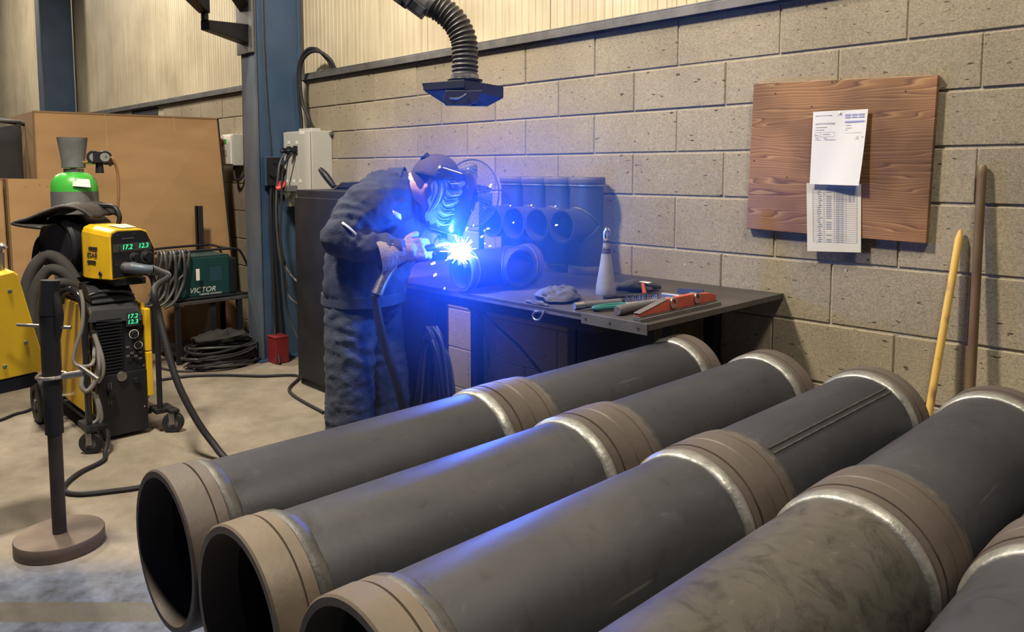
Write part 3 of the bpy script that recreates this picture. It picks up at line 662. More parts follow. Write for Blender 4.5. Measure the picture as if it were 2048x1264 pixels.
# ================================================================== FAN ON THE BENCH
fc = onY(943, 386, -.30); fn = Vector((.21,-.98,.03)).normalized()
fan = thing('desk_fan', (fc.x, -.28, TZ), 'round wire-cage fan standing on bench behind the welder', 'fan')
cg = MB(); u, v, w = frame(fn); fr_ = .163
def circ(c, r, n=40): return [c+(u*math.cos(2*math.pi*j/n)+v*math.sin(2*math.pi*j/n))*r for j in range(n+1)]
cg.tube(circ(fc, fr_), .0045, 6, 1)
for i in range(1, 9): cg.tube(circ(fc+fn*(.045*(1-(i/9)**2)), fr_*i/9.0, 32), .0011, 4, 1)
for j in range(48):
    a = 2*math.pi*j/48; d = u*math.cos(a)+v*math.sin(a)
    cg.tube([fc+d*.025+fn*.046, fc+d*.09+fn*.032, fc+d*fr_], .0010, 4, 2)
    cg.tube([fc+d*.025-fn*.06, fc+d*.09-fn*.045, fc+d*fr_], .0010, 4, 2)
cg.obj('cage', m_fangrey, fan)
MB().lathe([(0,.0),(.026,.0),(.03,-.012),(.03,-.02),(0,-.02)], fc+fn*.06, fn, 20).obj('badge', m_blackpl, fan)
hub = MB(); hub.lathe([(0,.03),(.025,.03),(.03,.0),(.03,-.03),(0,-.03)], fc, fn, 20); hub = hub.obj('hub', m_blackpl, fan)
for j in range(3):
    bl = MB(); rings = []
    for i in range(6):
        rr = .03+i*.022; a0 = 2*math.pi*j/3+i*.05
        q = []
        for s in (-.5,.5):
            a = a0+s*.75; d = u*math.cos(a)+v*math.sin(a); q.append(fc+d*rr+fn*(s*.035))
        rings.append(q)
    bl.add([p for q in rings for p in q], [(2*i,2*i+1,2*i+3,2*i+2) for i in range(5)])
    o = bl.obj('blade', mat('translucent_blade', (.06,.07,.10), .4), fan); so = o.modifiers.new('t','SOLIDIFY'); so.thickness = .002
MB().cyl(fc-fn*.03, fc-fn*.13, .045, .035, 20).obj('motor', m_blackpl, fan)
MB().cyl((fc.x-.02,-.22,TZ+.02), fc-fn*.085, .014, n=12).obj('stem', m_blackpl, fan)
MB().lathe([(0,0),(.10,0),(.10,.012),(.03,.026),(0,.026)], (fc.x-.02,-.22,TZ), (0,0,1), 28).obj('base', m_blackpl, fan)

# ================================================================== EXTRACTION ARM
D_ = 2.93
hc = at(930, 176, D_)
arm = thing('extraction_arm', hc, 'black flexible fume extraction arm with hood over the arc', 'extraction arm')
path = [at(930,166,D_), at(930,140,D_), at(930,108,D_), at(927,78,D_), at(913,48,D_), at(891,25,D_), at(868,10,D_)]
def rr_(t_): return .0485+.0032*math.sin(t_*2*math.pi*21)+.001*math.sin(t_*71)
MB().tube(path, rr_, 28, 34).obj('flexible_duct', m_ducth, arm)
e0 = at(868,10,D_); e1 = at(800,-40,D_); dd = (e1-e0).normalized()
MB().cyl(e0-dd*.006, e0+dd*.016, .0535, n=28).obj('duct_clamp', m_steel, arm)
MB().cyl(at(930,152,D_), at(930,159,D_), .0535, n=28).obj('duct_clamp', m_steel, arm)
MB().cyl(e0, e0+dd*1.2, .044, n=28).obj('arm_tube', m_alu, arm)
side = RT*.75 - UP*.66
b0 = e0 + UP*-.045 - RT*.035
MB().obox(b0-FW*.03, b0+dd*.55-FW*.03, .05, .036, up=UP).obj('bracket', m_hoodm, arm, smooth=False, bevel=.003)
MB().obox(b0+dd*.06-FW*.06+UP*.0, b0+dd*.55-FW*.06, .012, .06, up=UP).obj('joint_plate', m_black, arm, smooth=False, bevel=.003)
for k in (.08, .13):
    q = b0+dd*k-FW*.075; MB().cyl(q, q-FW*.012, .008, n=12).obj('bolt', m_chrome, arm)
fl_ = MB(); fl_.lathe([(.046,-.006),(.066,-.004),(.068,.002),(.050,.008)], at(930,161,D_), (0,0,1), 28, closed=True); fl_.obj('hood_flange', m_black, arm)
MB().cyl(at(930,160,D_), at(930,178,D_), .047, n=24).obj('hood_neck', m_hoodm, arm)
# hood: shallow tray wide at the top, tapering to its open underside
ex_ = Vector((RT.x, RT.y, 0)).normalized(); ey_ = Vector((-ex_.y, ex_.x, 0))
tz = hc.z + .012
def hp(a, b, z): return V(hc.x, hc.y, 0)+ex_*a+ey_*b+V(0,0,z)
T_ = [hp(-.158,-.06,tz-.002), hp(.005,-.11,tz+.006), hp(.146,-.02,tz-.008), hp(.146,.12,tz), hp(-.12,.13,tz)]
Mi = [hp(-.148,-.058,tz-.030), hp(.008,-.107,tz-.027), hp(.146,-.018,tz-.052), hp(.146,.12,tz-.035), hp(-.12,.128,tz-.03)]
B_ = [hp(-.080,-.02,tz-.072), hp(.020,-.05,tz-.075), hp(.085,.0,tz-.082), hp(.07,.085,tz-.075), hp(-.08,.09,tz-.072)]
hood = MB(); hood.add(T_+Mi+B_, [(0,1,2,3,4)]+[(i, 5+i, 5+(i+1)%5, (i+1)%5) for i in range(5)]+[(5+i, 10+i, 10+(i+1)%5, 5+(i+1)%5) for i in range(5)])
ho = hood.obj('hood', m_hoodm, arm, smooth=False); so = ho.modifiers.new('t','SOLIDIFY'); so.thickness = .003
lipm = MB(); lipm.obox(hp(-.152,-.066,tz-.014), hp(.004,-.114,tz-.008), .004, .028); lipm.obj('front_lip', m_hoodm, ho, smooth=False, bevel=.001)
MB().prism([(-.065,0),(.07,0),(.05,-.04),(.02,-.055),(-.06,-.055),(-.075,-.035)], hp(.0,-.085,tz-.032), ex_, (0,0,1), .03).obj('damper_handle', m_hoodm, ho, smooth=False, bevel=.003)
MB().tube([hp(-.05,-.12,tz-.062), hp(-.02,-.122,tz-.062), hp(.0,-.122,tz-.055), hp(.012,-.12,tz-.046)], .0028, 6, 4).obj('grab_wire', m_steel, ho)

# swing bracket on the column
sb = thing('swing_bracket', (-.55,-.4,2.3), 'black swing-arm bracket bolted high on the blue column', 'bracket')
def tap(mb, a, b, ha, hb, wa, wb_):
    a = Vector(a); b = Vector(b); z = (b-a).normalized(); s_ = z.cross(V(0,0,1)).normalized(); q = []
    for p, h, w_ in ((a,ha,wa),(b,hb,wb_)):
        q += [p-s_*w_/2+V(0,0,h[0]), p+s_*w_/2+V(0,0,h[0]), p+s_*w_/2+V(0,0,h[1]), p-s_*w_/2+V(0,0,h[1])]
    return mb.add(q, [(0,1,2,3),(7,6,5,4),(0,4,5,1),(1,5,6,2),(2,6,7,3),(3,7,4,0)])
pA = at(503, 70, 5.30); pB = at(410, 50, 4.75)
lowarm = tap(MB(), pA, pB, (-.075,.065), (-.03,.03), .10, .06).obj('lower_arm', m_black, sb, smooth=False, bevel=.004)
q = at(505, 78, 5.2); MB().cyl(q, q-FW*.03, .014, n=12).obj('bolt', m_chrome, sb)
MB().box(-.66, -.42, -.383, -.366, 2.12, 3.1).obj('mount_plate', m_steelgrey, sb, smooth=False, bevel=.003)
MB().cyl(pB+V(0,0,.03), pB+V(0,0,.085), .022, n=14).obj('pivot_pin', m_black, sb)
pC = at(285,-60,3.9)
tap(MB(), pB+V(0,0,.15), pC+V(0,0,.17), (-.08,.2), (-.08,.2), .07, .07).obj('upper_arm', m_black, sb, smooth=False, bevel=.004)
tap(MB(), at(500,5,5.3), at(440,-70,4.8), (-.10,.14), (-.06,.1), .10, .08).obj('brace', m_black, sb, smooth=False, bevel=.004)

# ================================================================== CARDBOARD AND BACKGROUND LEFT
def carton(name, quad, back, m, label, tape=None):
    # quad: front face TL TR BR BL (world), extruded back by vector
    rt = thing(name, (quad[3]+quad[2]+Vector(back))/2, label, 'cardboard')
    rt.location.z = 0; ORG[rt] = Vector((ORG[rt].x, ORG[rt].y, 0))
    t = .012; bv = Vector(back); bn = bv.normalized()
    def slab(a, b, c, d, off):
        return MB().add([a,b,c,d,a+off,b+off,c+off,d+off], [(3,2,1,0),(4,5,6,7),(0,1,5,4),(1,2,6,5),(2,3,7,6),(3,0,4,7)])
    slab(*quad, bn*t).obj('front_panel', m, rt, smooth=False)
    ex = (quad[1]-quad[0]).normalized()
    a, b, c, d = quad
    slab(b, b+bv, c+bv, c, -ex*t).obj('side_panel', m, rt, smooth=False)
    slab(a+bv, a, d, d+bv, ex*t).obj('side_panel', m, rt, smooth=False)
    slab(a+bv-bn*t, b+bv-bn*t, c+bv-bn*t, d+bv-bn*t, bn*t).obj('back_panel', m, rt, smooth=False)
    return rt
bigq = [V(-1.54,-1.445,1.73), V(-1.43,-.21,1.73), V(-1.40,-.10,0), V(-1.45,-1.47,0)]
ct = carton('cardboard_box', bigq, (-.75,.02,0), m_card, 'large brown cardboard carton standing behind the gas cylinder')
for f in (.36, .74):
    a = bigq[0].lerp(bigq[1], f)+V(.002,0,0); b = bigq[3].lerp(bigq[2], f)+V(.002,0,0)
    MB().obox(a, b, .008, .003, up=(1,0,0)).obj('fold_crease', m_cardedge if f > 9 else mat('crease', (.46,.30,.15), .85), ct, smooth=False)
MB().obox(bigq[1]+V(.004,.004,.0), bigq[2]+V(.004,.004,.0), .012, .006, up=(1,0,0)).obj('gap_shade_strip', m_dark, ct, smooth=False)  # dark strip paints the shaded gap beside the carton
MB().obox(bigq[0]+V(.002,0,.0), bigq[1]+V(.002,0,.0), .004, .012, up=(0,0,1)).obj('torn_top_edge', m_cardedge, ct, smooth=False)
q2 = [onX(12,357,-1.0), onX(116,360,-1.0)]; z2 = 1.27
lowq = [V(-1.02,q2[0].y,1.275), V(-.98,q2[1].y+.02,1.268), V(-.95,q2[1].y+.03,0), V(-.97,q2[0].y,0)]
c2_ = carton('cardboard_box', lowq, (-.35,0,0), m_card, 'lower cardboard carton at left behind the wire feeder')
for k in range(7):
    a = lowq[0].lerp(lowq[1], .12+.12*k+.04*random.random()); MB().lathe([(0,.0),(.008+.008*random.random(),.0),(0,.0012)], a+V(.0005,0,-.035-.05*random.random()), (1,0,.03), 9).obj('scuff_mark', m_cardedge, c2_, smooth=False)
lq2 = [V(-1.0,q2[0].y-.45,1.27), V(-1.02,q2[0].y-.015,1.275), V(-.97,q2[0].y-.012,0), V(-.95,q2[0].y-.45,0)]
carton('cardboard_box', lq2, (-.3,0,0), m_card, 'cardboard carton cut off by the left picture edge')
# black canvas bin
ya, yb = onX(2,260,-1.62).y, min(onX(82,260,-1.62).y, -1.50)
sk = thing('canvas_bin', (-1.8,(ya+yb)/2-.2,0), 'black canvas sided bin behind the cartons at far left', 'bin')
mb = MB(); n = 14; vs = []
for i in range(n+1):
    for j in range(n+1):
        s = j/n; t_ = i/n; sag = .05*math.sin(math.pi*s)*math.exp(-t_*4)
        vs.append(V(-1.62-.04*math.sin(math.pi*s)*math.sin(math.pi*min(1, t_*1.2)), ya-.6+(yb-ya+.6)*s, 1.645-sag-1.6*t_))
mb.add(vs, [(i*(n+1)+j, i*(n+1)+j+1, (i+1)*(n+1)+j+1, (i+1)*(n+1)+j) for i in range(n) for j in range(n)])
o = mb.obj('front_cloth', m_clothblk, sk); so = o.modifiers.new('t','SOLIDIFY'); so.thickness = .004
MB().tube([(-1.62,ya-.6,1.66),(-1.62,yb,1.66)], .012, 8, 1).obj('rim_rod', m_cable, sk)
MB().box(-2.2, -1.68, ya-.6, yb, .05, 1.60).obj('inner_frame', m_clothblk, sk, smooth=False)
for y in (ya-.58, yb-.02): MB().cyl((-1.63,y,0),(-1.63,y,1.66), .012, n=8).obj('upright', m_cable, sk)
tag(MB().tube([onX(-40,236,-1.9), onX(20,243,-1.85), onX(78,252,-1.8)], .018, 10, 4).obj('roller_tube', m_rubber), 'dark tube lying across the top left behind the cartons', 'tube')
# resting support for the tube: a shelf upright
MB().obj if False else None

# ================================================================== GAS CYLINDER
gx, gy = -.25, -1.535
gc = thing('gas_cylinder', (gx,gy,.105), 'grey gas cylinder with bright green shoulder and twin-gauge regulator', 'gas cylinder')
MB().lathe([(0,0),(.112,0),(.119,.012),(.119,1.105)], (gx,gy,.105), (0,0,1), 40).obj('body', m_cylgrey, gc)
MB().lathe([(.119,1.105),(.1185,1.13),(.110,1.165),(.092,1.192),(.068,1.208),(.05,1.212)], (gx,gy,.105), (0,0,1), 40).obj('shoulder', m_green, gc)
MB().lathe([(.0,1.21),(.05,1.205),(.05,1.232),(.0,1.232)], (gx,gy,.105), (0,0,1), 28).obj('neck_ring', m_steel, gc)
gd = MB(); gd.lathe([(.056,1.235),(.061,1.24),(.058,1.27),(.066,1.33),(.072,1.37),(.076,1.405),(.070,1.405),(.060,1.33),(.052,1.25)], (gx,gy,.105), (0,0,1), 32, closed=True); gd.obj('valve_guard', m_cylgrey, gc)
MB().cyl((gx,gy,1.33),(gx,gy,1.44), .016, n=12).obj('valve', m_brass, gc)
sd = Vector((gx,gy,0)); tocam = (V(CAM.x,CAM.y,0)-sd).normalized(); rtv = Vector((RT.x,RT.y,0)).normalized()
q = V(gx,gy,1.262)+tocam*.113+rtv*.04
a = rtv*.05-tocam*.02
MB().add([q-a+V(0,0,-.02), q+a+V(0,0,-.028), q+a*.9-tocam*.03+V(0,0,.016), q-a*.9-tocam*.03+V(0,0,.022)], [(0,1,2,3)]).obj('paper_label', m_paper, gc, smooth=False)
rg = thing('gas_regulator', V(gx,gy,1.36)+rtv*.15, 'black twin-gauge gas regulator on the cylinder valve', 'regulator')
rc_ = V(gx,gy,1.40)+rtv*.145+tocam*.02
MB().cyl(V(gx,gy,1.37)+rtv*.015, V(gx,gy,1.37)+rtv*.17, .010, n=10).obj('inlet_stem', m_brass, rg)
bodyr = MB(); bodyr.lathe([(0,-.02),(.035,-.02),(.038,0),(.034,.014),(0,.014)], rc_-rtv*.028, tocam, 24); bodyr.lathe([(0,-.02),(.035,-.02),(.038,0),(.034,.014),(0,.014)], rc_+rtv*.032, tocam, 24); bodyr.box(rc_.x-.03,rc_.x+.03,rc_.y-.03,rc_.y+.03,rc_.z-.03,rc_.z+.03)
bodyr.obj('body', m_blackpl, rg)
for s in (-.028,.032): 
    gl = MB().lathe([(0,.0),(.024,.0),(.024,.003),(0,.003)], rc_+rtv*s+tocam*.013, tocam, 20).obj('gauge_face', m_glass, rg)
    MB().obox(rc_+rtv*s+tocam*.018, rc_+rtv*(s+.011)+tocam*.018+V(0,0,.012), .002, .002).obj('needle', m_dark, gl, smooth=False)
MB().cyl(rc_+V(0,0,-.03), rc_+V(0,0,-.088), .018, .022, 16).obj('adjust_knob', m_blackpl, rg)
MB().cyl(rc_+rtv*.03+V(0,0,-.03), rc_+rtv*.085+V(0,0,-.03), .012, n=12).obj('outlet', m_blackpl, rg)
g0 = rc_+rtv*.06+V(0,0,-.045)
tag(MB().tube([g0, at(224,315,4.2), at(235,345,4.22), at(237,390,4.22), at(234,430,4.22), at(228,470,4.2), V(-.05,-1.42,.8)], .0075, 8, 6).obj('gas_hose', m_hosebr), 'brown gas hose hanging from the regulator', 'hose')

# ================================================================== WELDING TROLLEY AND POWER SOURCE
trl = thing('welding_trolley', (.1,-1.57,0), 'black two-wheeled welding trolley with front castors', 'trolley')
MB().box(-.42, .51, -1.70, -1.42, .085, .105).obj('base_tray', m_black, trl, smooth=False, bevel=.003)
MB().box(.50, .60, -1.43, -1.34, .10, .125).obj('castor_arm', m_black, trl, smooth=False, bevel=.004)
MB().box(.50, .66, -1.76, -1.66, .10, .125).obj('castor_arm', m_black, trl, smooth=False, bevel=.004)
def wheel(c, r, w, ax, nm):
    c = Vector(c); ax = Vector(ax)
    o = MB().lathe([(r*.55,-w/2),(r*.9,-w/2),(r,-w*.32),(r,w*.32),(r*.9,w/2),(r*.55,w/2)], c, ax, 32, closed=True).obj(nm, m_rubber, trl)
    MB().lathe([(0,-w*.38),(r*.56,-w*.30),(r*.56,w*.30),(0,w*.38)], c, ax, 24).obj('wheel_rim', m_handleg, o)
    return o
wheel((-.02,-1.80,.117), .117, .055, (0,1,0), 'rear_wheel'); wheel((-.02,-1.31,.117), .117, .055, (0,1,0), 'rear_wheel')
MB().cyl((-.02,-1.83,.117),(-.02,-1.28,.117), .012, n=10).obj('axle', m_steel, trl)
for cx_, cyy in ((.62,-1.355),(.655,-1.745)):
    wheel((cx_,cyy,.052), .052, .03, (.80,-.60,0), 'castor_wheel')
    MB().box(cx_-.03, cx_+.03, cyy-.024, cyy+.024, .104, .12).obj('castor_plate', m_black, trl, smooth=False, bevel=.003)
    for s in (-1,1):
        d = Vector((.80,-.60,0))*.021*s; MB().obox(V(cx_,cyy,.045)+d, V(cx_-.008,cyy,.106)+d, .026, .004, up=(.80,-.60,0)).obj('castor_fork', m_steel, trl, smooth=False)
# frame tubes
MB().tube([(.585,-1.405,.11),(.585,-1.405,.55),(.575,-1.405,.73),(.52,-1.405,.80),(.35,-1.41,.80)], .0135, 12, 5).obj('frame_tube', m_black, trl)
MB().tube([(.60,-1.735,.125),(.60,-1.735,.45),(.595,-1.735,.66),(.575,-1.745,.735),(.52,-1.76,.765),(.44,-1.78,.745),(.40,-1.78,.69)], .0155, 12, 6).obj('frame_tube', mat('gloss_black', (.015,.015,.018), .18), trl)
MB().tube([(.0,-1.80,.30),(-.02,-1.80,.75),(-.03,-1.78,.93),(-.04,-1.74,.98),(-.05,-1.70,.95),(-.05,-1.69,.80)], .016, 12, 6).obj('rear_handle', mat('gloss_black2', (.015,.015,.018), .18), trl)
ps = thing('welding_power_source', (.25,-1.57,.105), 'black welding power source with yellow side panels and green display', 'welding machine')
yl, yr = -1.685, -1.445
MB().prism([(0,.105),(.535,.105),(.54,.30),(.52,.60),(.46,.665),(.0,.70)], V(0,yr-.004,0), (1,0,0), (0,0,1), yr-yl-.008).obj('body', m_black, ps, smooth=False, bevel=.006)
MB().prism([(.02,.13),(.49,.13),(.50,.30),(.47,.62),(.42,.67),(.02,.67)], V(0,yl,0), (1,0,0), (0,0,1), .02).obj('side_panel', m_yellow, ps, smooth=False, bevel=.006)
MB().box(.50, .552, yr-.004, yr+.024, .19, .415).obj('edge_guard', m_yellow, ps, smooth=False, bevel=.004)
MB().box(.50, .547, yr-.004, yr+.024, .42, .635).obj('edge_guard', m_yellow, ps, smooth=False, bevel=.004)
MB().box(.02, .50, yr-.003, yr+.015, .13, .66).obj('side_panel', m_yellow, ps, smooth=False, bevel=.005)
fx = .545
def fp(px_, py_): q = onX(px_, py_, fx); return q
a, b = fp(192,643), fp(247,740)
for k in range(17):
    z = a.z+(b.z-a.z)*k/16; MB().box(fx-.012, fx+.001, a.y, b.y, z-.0035, z+.0035).obj('louvre', m_handleg if k%1 else m_blackpl, ps, smooth=False)
tp = [fp(178,645), fp(186,622), fp(268,615), fp(286,640)]
MB().add(tp+[p+V(-.02,0,0) for p in tp], [(3,2,1,0),(4,5,6,7),(0,1,5,4),(1,2,6,5),(2,3,7,6),(3,0,4,7)]).obj('hood_trim', mat('charcoal_plastic', (.05,.052,.062), .45), ps, smooth=False)
d0 = fp(265,638); MB().box(fx-.004, fx, d0.y-.03, d0.y+.03, d0.z-.035, d0.z+.035).obj('display_window', m_dark, ps, smooth=False)
for s, dz in (('17.2', .014), ('12.3', -.014)):
    text(s, .03, V(fx+.0008, d0.y, d0.z+dz), (0,1,0), (0,0,1), 'display_digits', m_greenled, ps, shear=.15)
for pp, r_ in (((268,668),.017),((277,690),.014)):
    q = fp(*pp); MB().cyl(q-V(.006,0,0), q+V(.016,0,0), r_, r_*.85, 18).obj('knob', m_blackpl, ps)
    MB().lathe([(r_+.003,0),(r_+.006,0),(r_+.006,.001),(r_+.003,.001)], q-V(.001,0,0), (1,0,0), 20, closed=True).obj('knob_scale', m_white, ps)
for pp in ((255,694),(264,706),(281,704),(281,716),(256,712),(272,712)):
    q = fp(*pp); MB().box(fx-.002, fx+.002, q.y-.008, q.y+.008, q.z-.005, q.z+.005).obj('button', m_handleg, ps, smooth=False)
for pp in ((287,730),(289,812),(203,640)):
    q = fp(*pp); MB().cyl(q-V(.004,0,0), q+V(.004,0,0), .004, n=8).obj('screw', m_chrome, ps)
q = fp(243,753); MB().lathe([(0,.012),(.022,.012),(.026,0),(.026,-.02)], q, (1,0,0), 20).obj('power_switch', m_steel, ps)
q = fp(272,760); MB().cyl(q-V(.01,0,0), q+V(.012,0,0), .018, .014, 16).obj('socket', m_blackpl, ps)
for yy in (195, 221): 
    q = fp(yy if yy > 200 else 186, 668 if yy < 200 else 785)
    MB().cyl(q-V(.01,0,0), q+V(.03,0,0), .02, .016, 14).obj('cable_socket', m_blackpl, ps)
for x in (217, 222):
    q0, q1 = fp(x, 765), fp(x+1, 808); MB().obox(q0+V(.001,0,0), q1+V(.001,0,0), .004, .003, up=(1,0,0)).obj('slot', m_handleg, ps, smooth=False)
MB().box(fx-.03, fx+.0015, yl+.005, yr-.005, .022, .33).obj('lower_front_panel', m_blackpl, ps, smooth=False, bevel=.002)
MB().tube([fp(190,600)+V(-.1,0,.01), fp(215,593)+V(-.1,0,.012), fp(262,592)+V(-.1,0,.012), fp(280,600)+V(-.1,0,.01)], .010, 10, 5).obj('top_handle', mat('gloss_black3', (.02,.02,.024), .15), ps)
# feeder turntable
pd_ = thing('feeder_cradle', (.25,-1.56,.69), 'black turntable frame between power source and wire feeder', 'frame')
MB().prism([(0,0),(.46,-.03),(.46,-.018),(.36,.05),(0,.06)], V(.0,-1.46,.70), (1,0,0), (0,0,1), .2).obj('plinth', m_black, pd_, smooth=False, bevel=.005)
# ---- wire feeder
fnm = Vector((math.cos(R(18)), math.sin(R(18)), 0)); fwd = Vector((-math.sin(R(18)), math.cos(R(18)), 0)); fz = Vector((0,0,1))
F0 = at(222, 559, 3.76); F0.z = .790
fd = thing('wire_feeder', F0+fwd*.12-fnm*.2, 'yellow and black wire feeder with green digits on top of the trolley', 'wire feeder')
FWd, FH = .235, .243
fpoly = [(0,0),(FWd,.0),(FWd+.012,.04),(FWd+.014,.14),(FWd-.03,FH-.012),(FWd-.06,FH),(.04,FH+.004),(.008,FH-.008),(0,FH-.03)]
def fpt(a, b, c): return F0+fwd*a+fz*b-fnm*c
sh = MB(); rings = []
for c, grow, zz in ((0,0,0),(.02,.0,.0),(.15,.008,.012),(.21,.0,.02),(.235,-.02,.01)):
    cx2, cz2 = FWd/2, FH/2
    rings.append([fpt(cx2+(a-cx2)*(1+grow*4), cz2+(b-cz2)*(1+grow*2)+(zz if b > cz2 else 0), c) for a, b in fpoly])
sh.ring_loft(rings); sh.obj('yellow_shell', m_yellow, fd, smooth=False, bevel=.004)
inner = [(FWd/2+(a-FWd/2)*.93, FH/2+(b-FH/2)*.93) for a, b in fpoly]
MB().prism([(a,b) for a,b in inner], F0+fnm*.001, fwd, fz, .006).obj('front_panel', m_blackpl, fd, smooth=False)
pf = lambda a, b: F0+fnm*.0075+fwd*a+fz*b
MB().prism([(.012,.135),(FWd-.01,.135),(FWd-.012,.175),(.012,.175)], F0+fnm*.0065, fwd, fz, .0012).obj('display_window', mat('smoked_window', (.05,.055,.055), .3), fd, smooth=False)
MB().prism([(.06,.198),(.13,.198),(.13,.202),(.06,.202)], F0+fnm*.0068, fwd, fz, .001).obj('print_line', m_handleg, fd, smooth=False)
text('17.2', .034, pf(.088,.156)+fnm*.001, fwd, fz, 'display_digits', m_greenled, fd, shear=.15)
text('12.3', .034, pf(.178,.156)+fnm*.001, fwd, fz, 'display_digits', m_greenled, fd, shear=.15)
for a, b, r_ in ((.125,.103,.018),(.195,.100,.026)):
    MB().lathe([(0,.018),(r_*.8,.018),(r_,.0),(r_,-.002)], pf(a,b), fnm, 22).obj('knob', m_blackpl, fd)
    MB().lathe([(r_+.001,0),(r_+.006,0),(r_+.006,.002),(r_+.001,.002)], pf(a,b), fnm, 24, closed=True).obj('knob_scale', m_steel, fd)
for a, b in ((.04,.218),(.13,.222),(.045,.16),(.045,.145),(.027,.075),(.215,.156),(.125,.160)):
    MB().cyl(pf(a,b)-fnm*.001, pf(a,b)+fnm*.003, .0035, n=8).obj('screw', m_chrome, fd)
MB().prism([(.06,.238),(.2,.238),(.2,.2385),(.06,.2385)], F0, fwd, fz, -.1).obj('top_label', m_paper, fd, smooth=False) if False else None
lb = MB().add([fpt(.09,FH+.0075,.03), fpt(.17,FH+.0075,.03), fpt(.18,FH+.020,.13), fpt(.08,FH+.020,.13)], [(0,1,2,3)]); lb.obj('top_label', mat('pale_label', (.66,.58,.42), .7), fd, smooth=False)
# side logo: two slanted bars with lettering between
so_ = F0-fwd*.0042-fnm*.135+fz*.105
exs = fnm
for b0_, b1_ in ((.038,.054),(-.030,-.014)):
    sl = .22
    MB().prism([(b0_*sl-.032,b0_),(b0_*sl+.034,b0_),(b1_*sl+.034,b1_),(b1_*sl-.032,b1_)], so_-fwd*.001, exs, fz, .0015).obj('logo_bar', m_dark, fd, smooth=False)
text('ESAB', .036, so_+fz*.012-fwd*.0012, exs, fz, 'logo_lettering', m_dark, fd, shear=.2)
MB().lathe([(0,.004),(.010,.004),(.012,0)], F0-fwd*.004-fnm*.075+fz*.028, -fwd, 16).obj('side_latch', m_blackpl, fd)
# rear spool housing
sc_ = fpt(FWd/2, .150, .42)
MB().lathe([(0,-.125),(.11,-.125),(.118,-.118),(.125,-.128),(.145,-.13),(.158,-.115),(.158,.10),(.15,.115),(0,.115)], sc_, fwd, 40).obj('spool_housing', m_blackpl, fd, ang=30)
MB().prism([(.20,.0),(.40,.0),(.42,.08),(.38,.235),(.30,.265),(.20,.262)], F0+fwd*.06, -fnm, fz, .15).obj('rear_housing', m_blackpl, fd, smooth=False, bevel=.012)
MB().tube([fpt(.19,.26,.20), fpt(.19,.30,.19), fpt(.185,.345,.22), fpt(.18,.352,.30), fpt(.17,.352,.46)], .0125, 10, 6).obj('handle', m_blackpl, fd)
MB().box(F0.x-.5, F0.x-.02, F0.y+.02, F0.y+.17, .755, .79).obj('foot_plate', m_black, fd, smooth=False, bevel=.004)
MB().lathe([(0,.02),(.024,.02),(.028,0),(.028,-.01)], pf(.075,.055), fnm, 20).obj('torch_socket', m_steel, fd)
# leather cover draped over the spool
fwH0 = Vector((FW.x, FW.y, 0)).normalized()
lv = MB(); n1, n2 = 26, 10; vs = []
cs_ = catmull([at(112,452,3.90), at(85,449,3.90), at(58,444,3.90), at(57,438,3.90), at(84,430,3.90), at(112,418,3.92), at(140,408,3.94), at(165,406,3.95), at(192,414,3.97), at(212,430,3.99)], 3)
for i_, p_ in enumerate(cs_):
    for j_ in range(n2+1):
        w_ = -.13+.28*j_/n2
        vs.append(p_ + fwH0*w_ + V(0,0,.008*math.sin(i_*.55+j_*.9)*(j_/n2)+.004*math.sin(j_*1.7) - .10*max(0,-w_-.06)*1.2))
n1 = len(cs_)-1
lv.add(vs, [(i_*(n2+1)+j_, (i_+1)*(n2+1)+j_, (i_+1)*(n2+1)+j_+1, i_*(n2+1)+j_+1) for i_ in range(n1) for j_ in range(n2)])
o = lv.obj('leather_apron', m_leather, None); so = o.modifiers.new('t','SOLIDIFY'); so.thickness = .012
tag(o, 'dark leather apron draped over the wire feeder spool', 'apron')
# torch connector and gun lead
gun = thing('torch_lead', pf(.075,.055), 'black torch lead sweeping from wire feeder to floor behind the pipes', 'hose')
ca, cb_ = pf(.075,.055), pf(.145,.045)+fnm*.11
MB().cyl(ca+fnm*.01, ca+fnm*.05+fwd*.02, .026, .030, 16).obj('connector', m_handleg, gun)
MB().tube([ca+fnm*.04+fwd*.01, ca+fnm*.085+fwd*.035-fz*.006, cb_], [.029,.020], 14, 6).obj('grip', m_bluegun, gun)
sp = MB()
for k in range(9):
    c = cb_.lerp(cb_+fwd*.05+fnm*.05-fz*.035, k/8); sp.tube([c+(fz*math.cos(a)+fnm*math.sin(a))*.020 for a in [2*math.pi*j/12 for j in range(13)]], .003, 5, 1)
sp.obj('spring', m_handleg, gun)
hp_ = [cb_-fnm*.02, cb_+fwd*.05+fnm*.05-fz*.04, at(309,578,3.55), at(318,630,3.55), at(335,700,3.52), at(357,770,3.50), at(392,838,3.50), at(425,885,3.50), onZ(462,925,.02), onZ(540,955,.02), V(1.35,-1.05,.02), V(1.62,-1.32,.02), V(1.95,-1.42,.02), at(830,900,2.86), at(806,812,2.80), at(789,750,2.78), at(772,700,2.77), at(760,650,2.76), at(752,610,2.755), at(750,590,2.75)]
MB().tube(hp_, .0155, 12, 7).obj('lead_hose', m_rubber, gun)

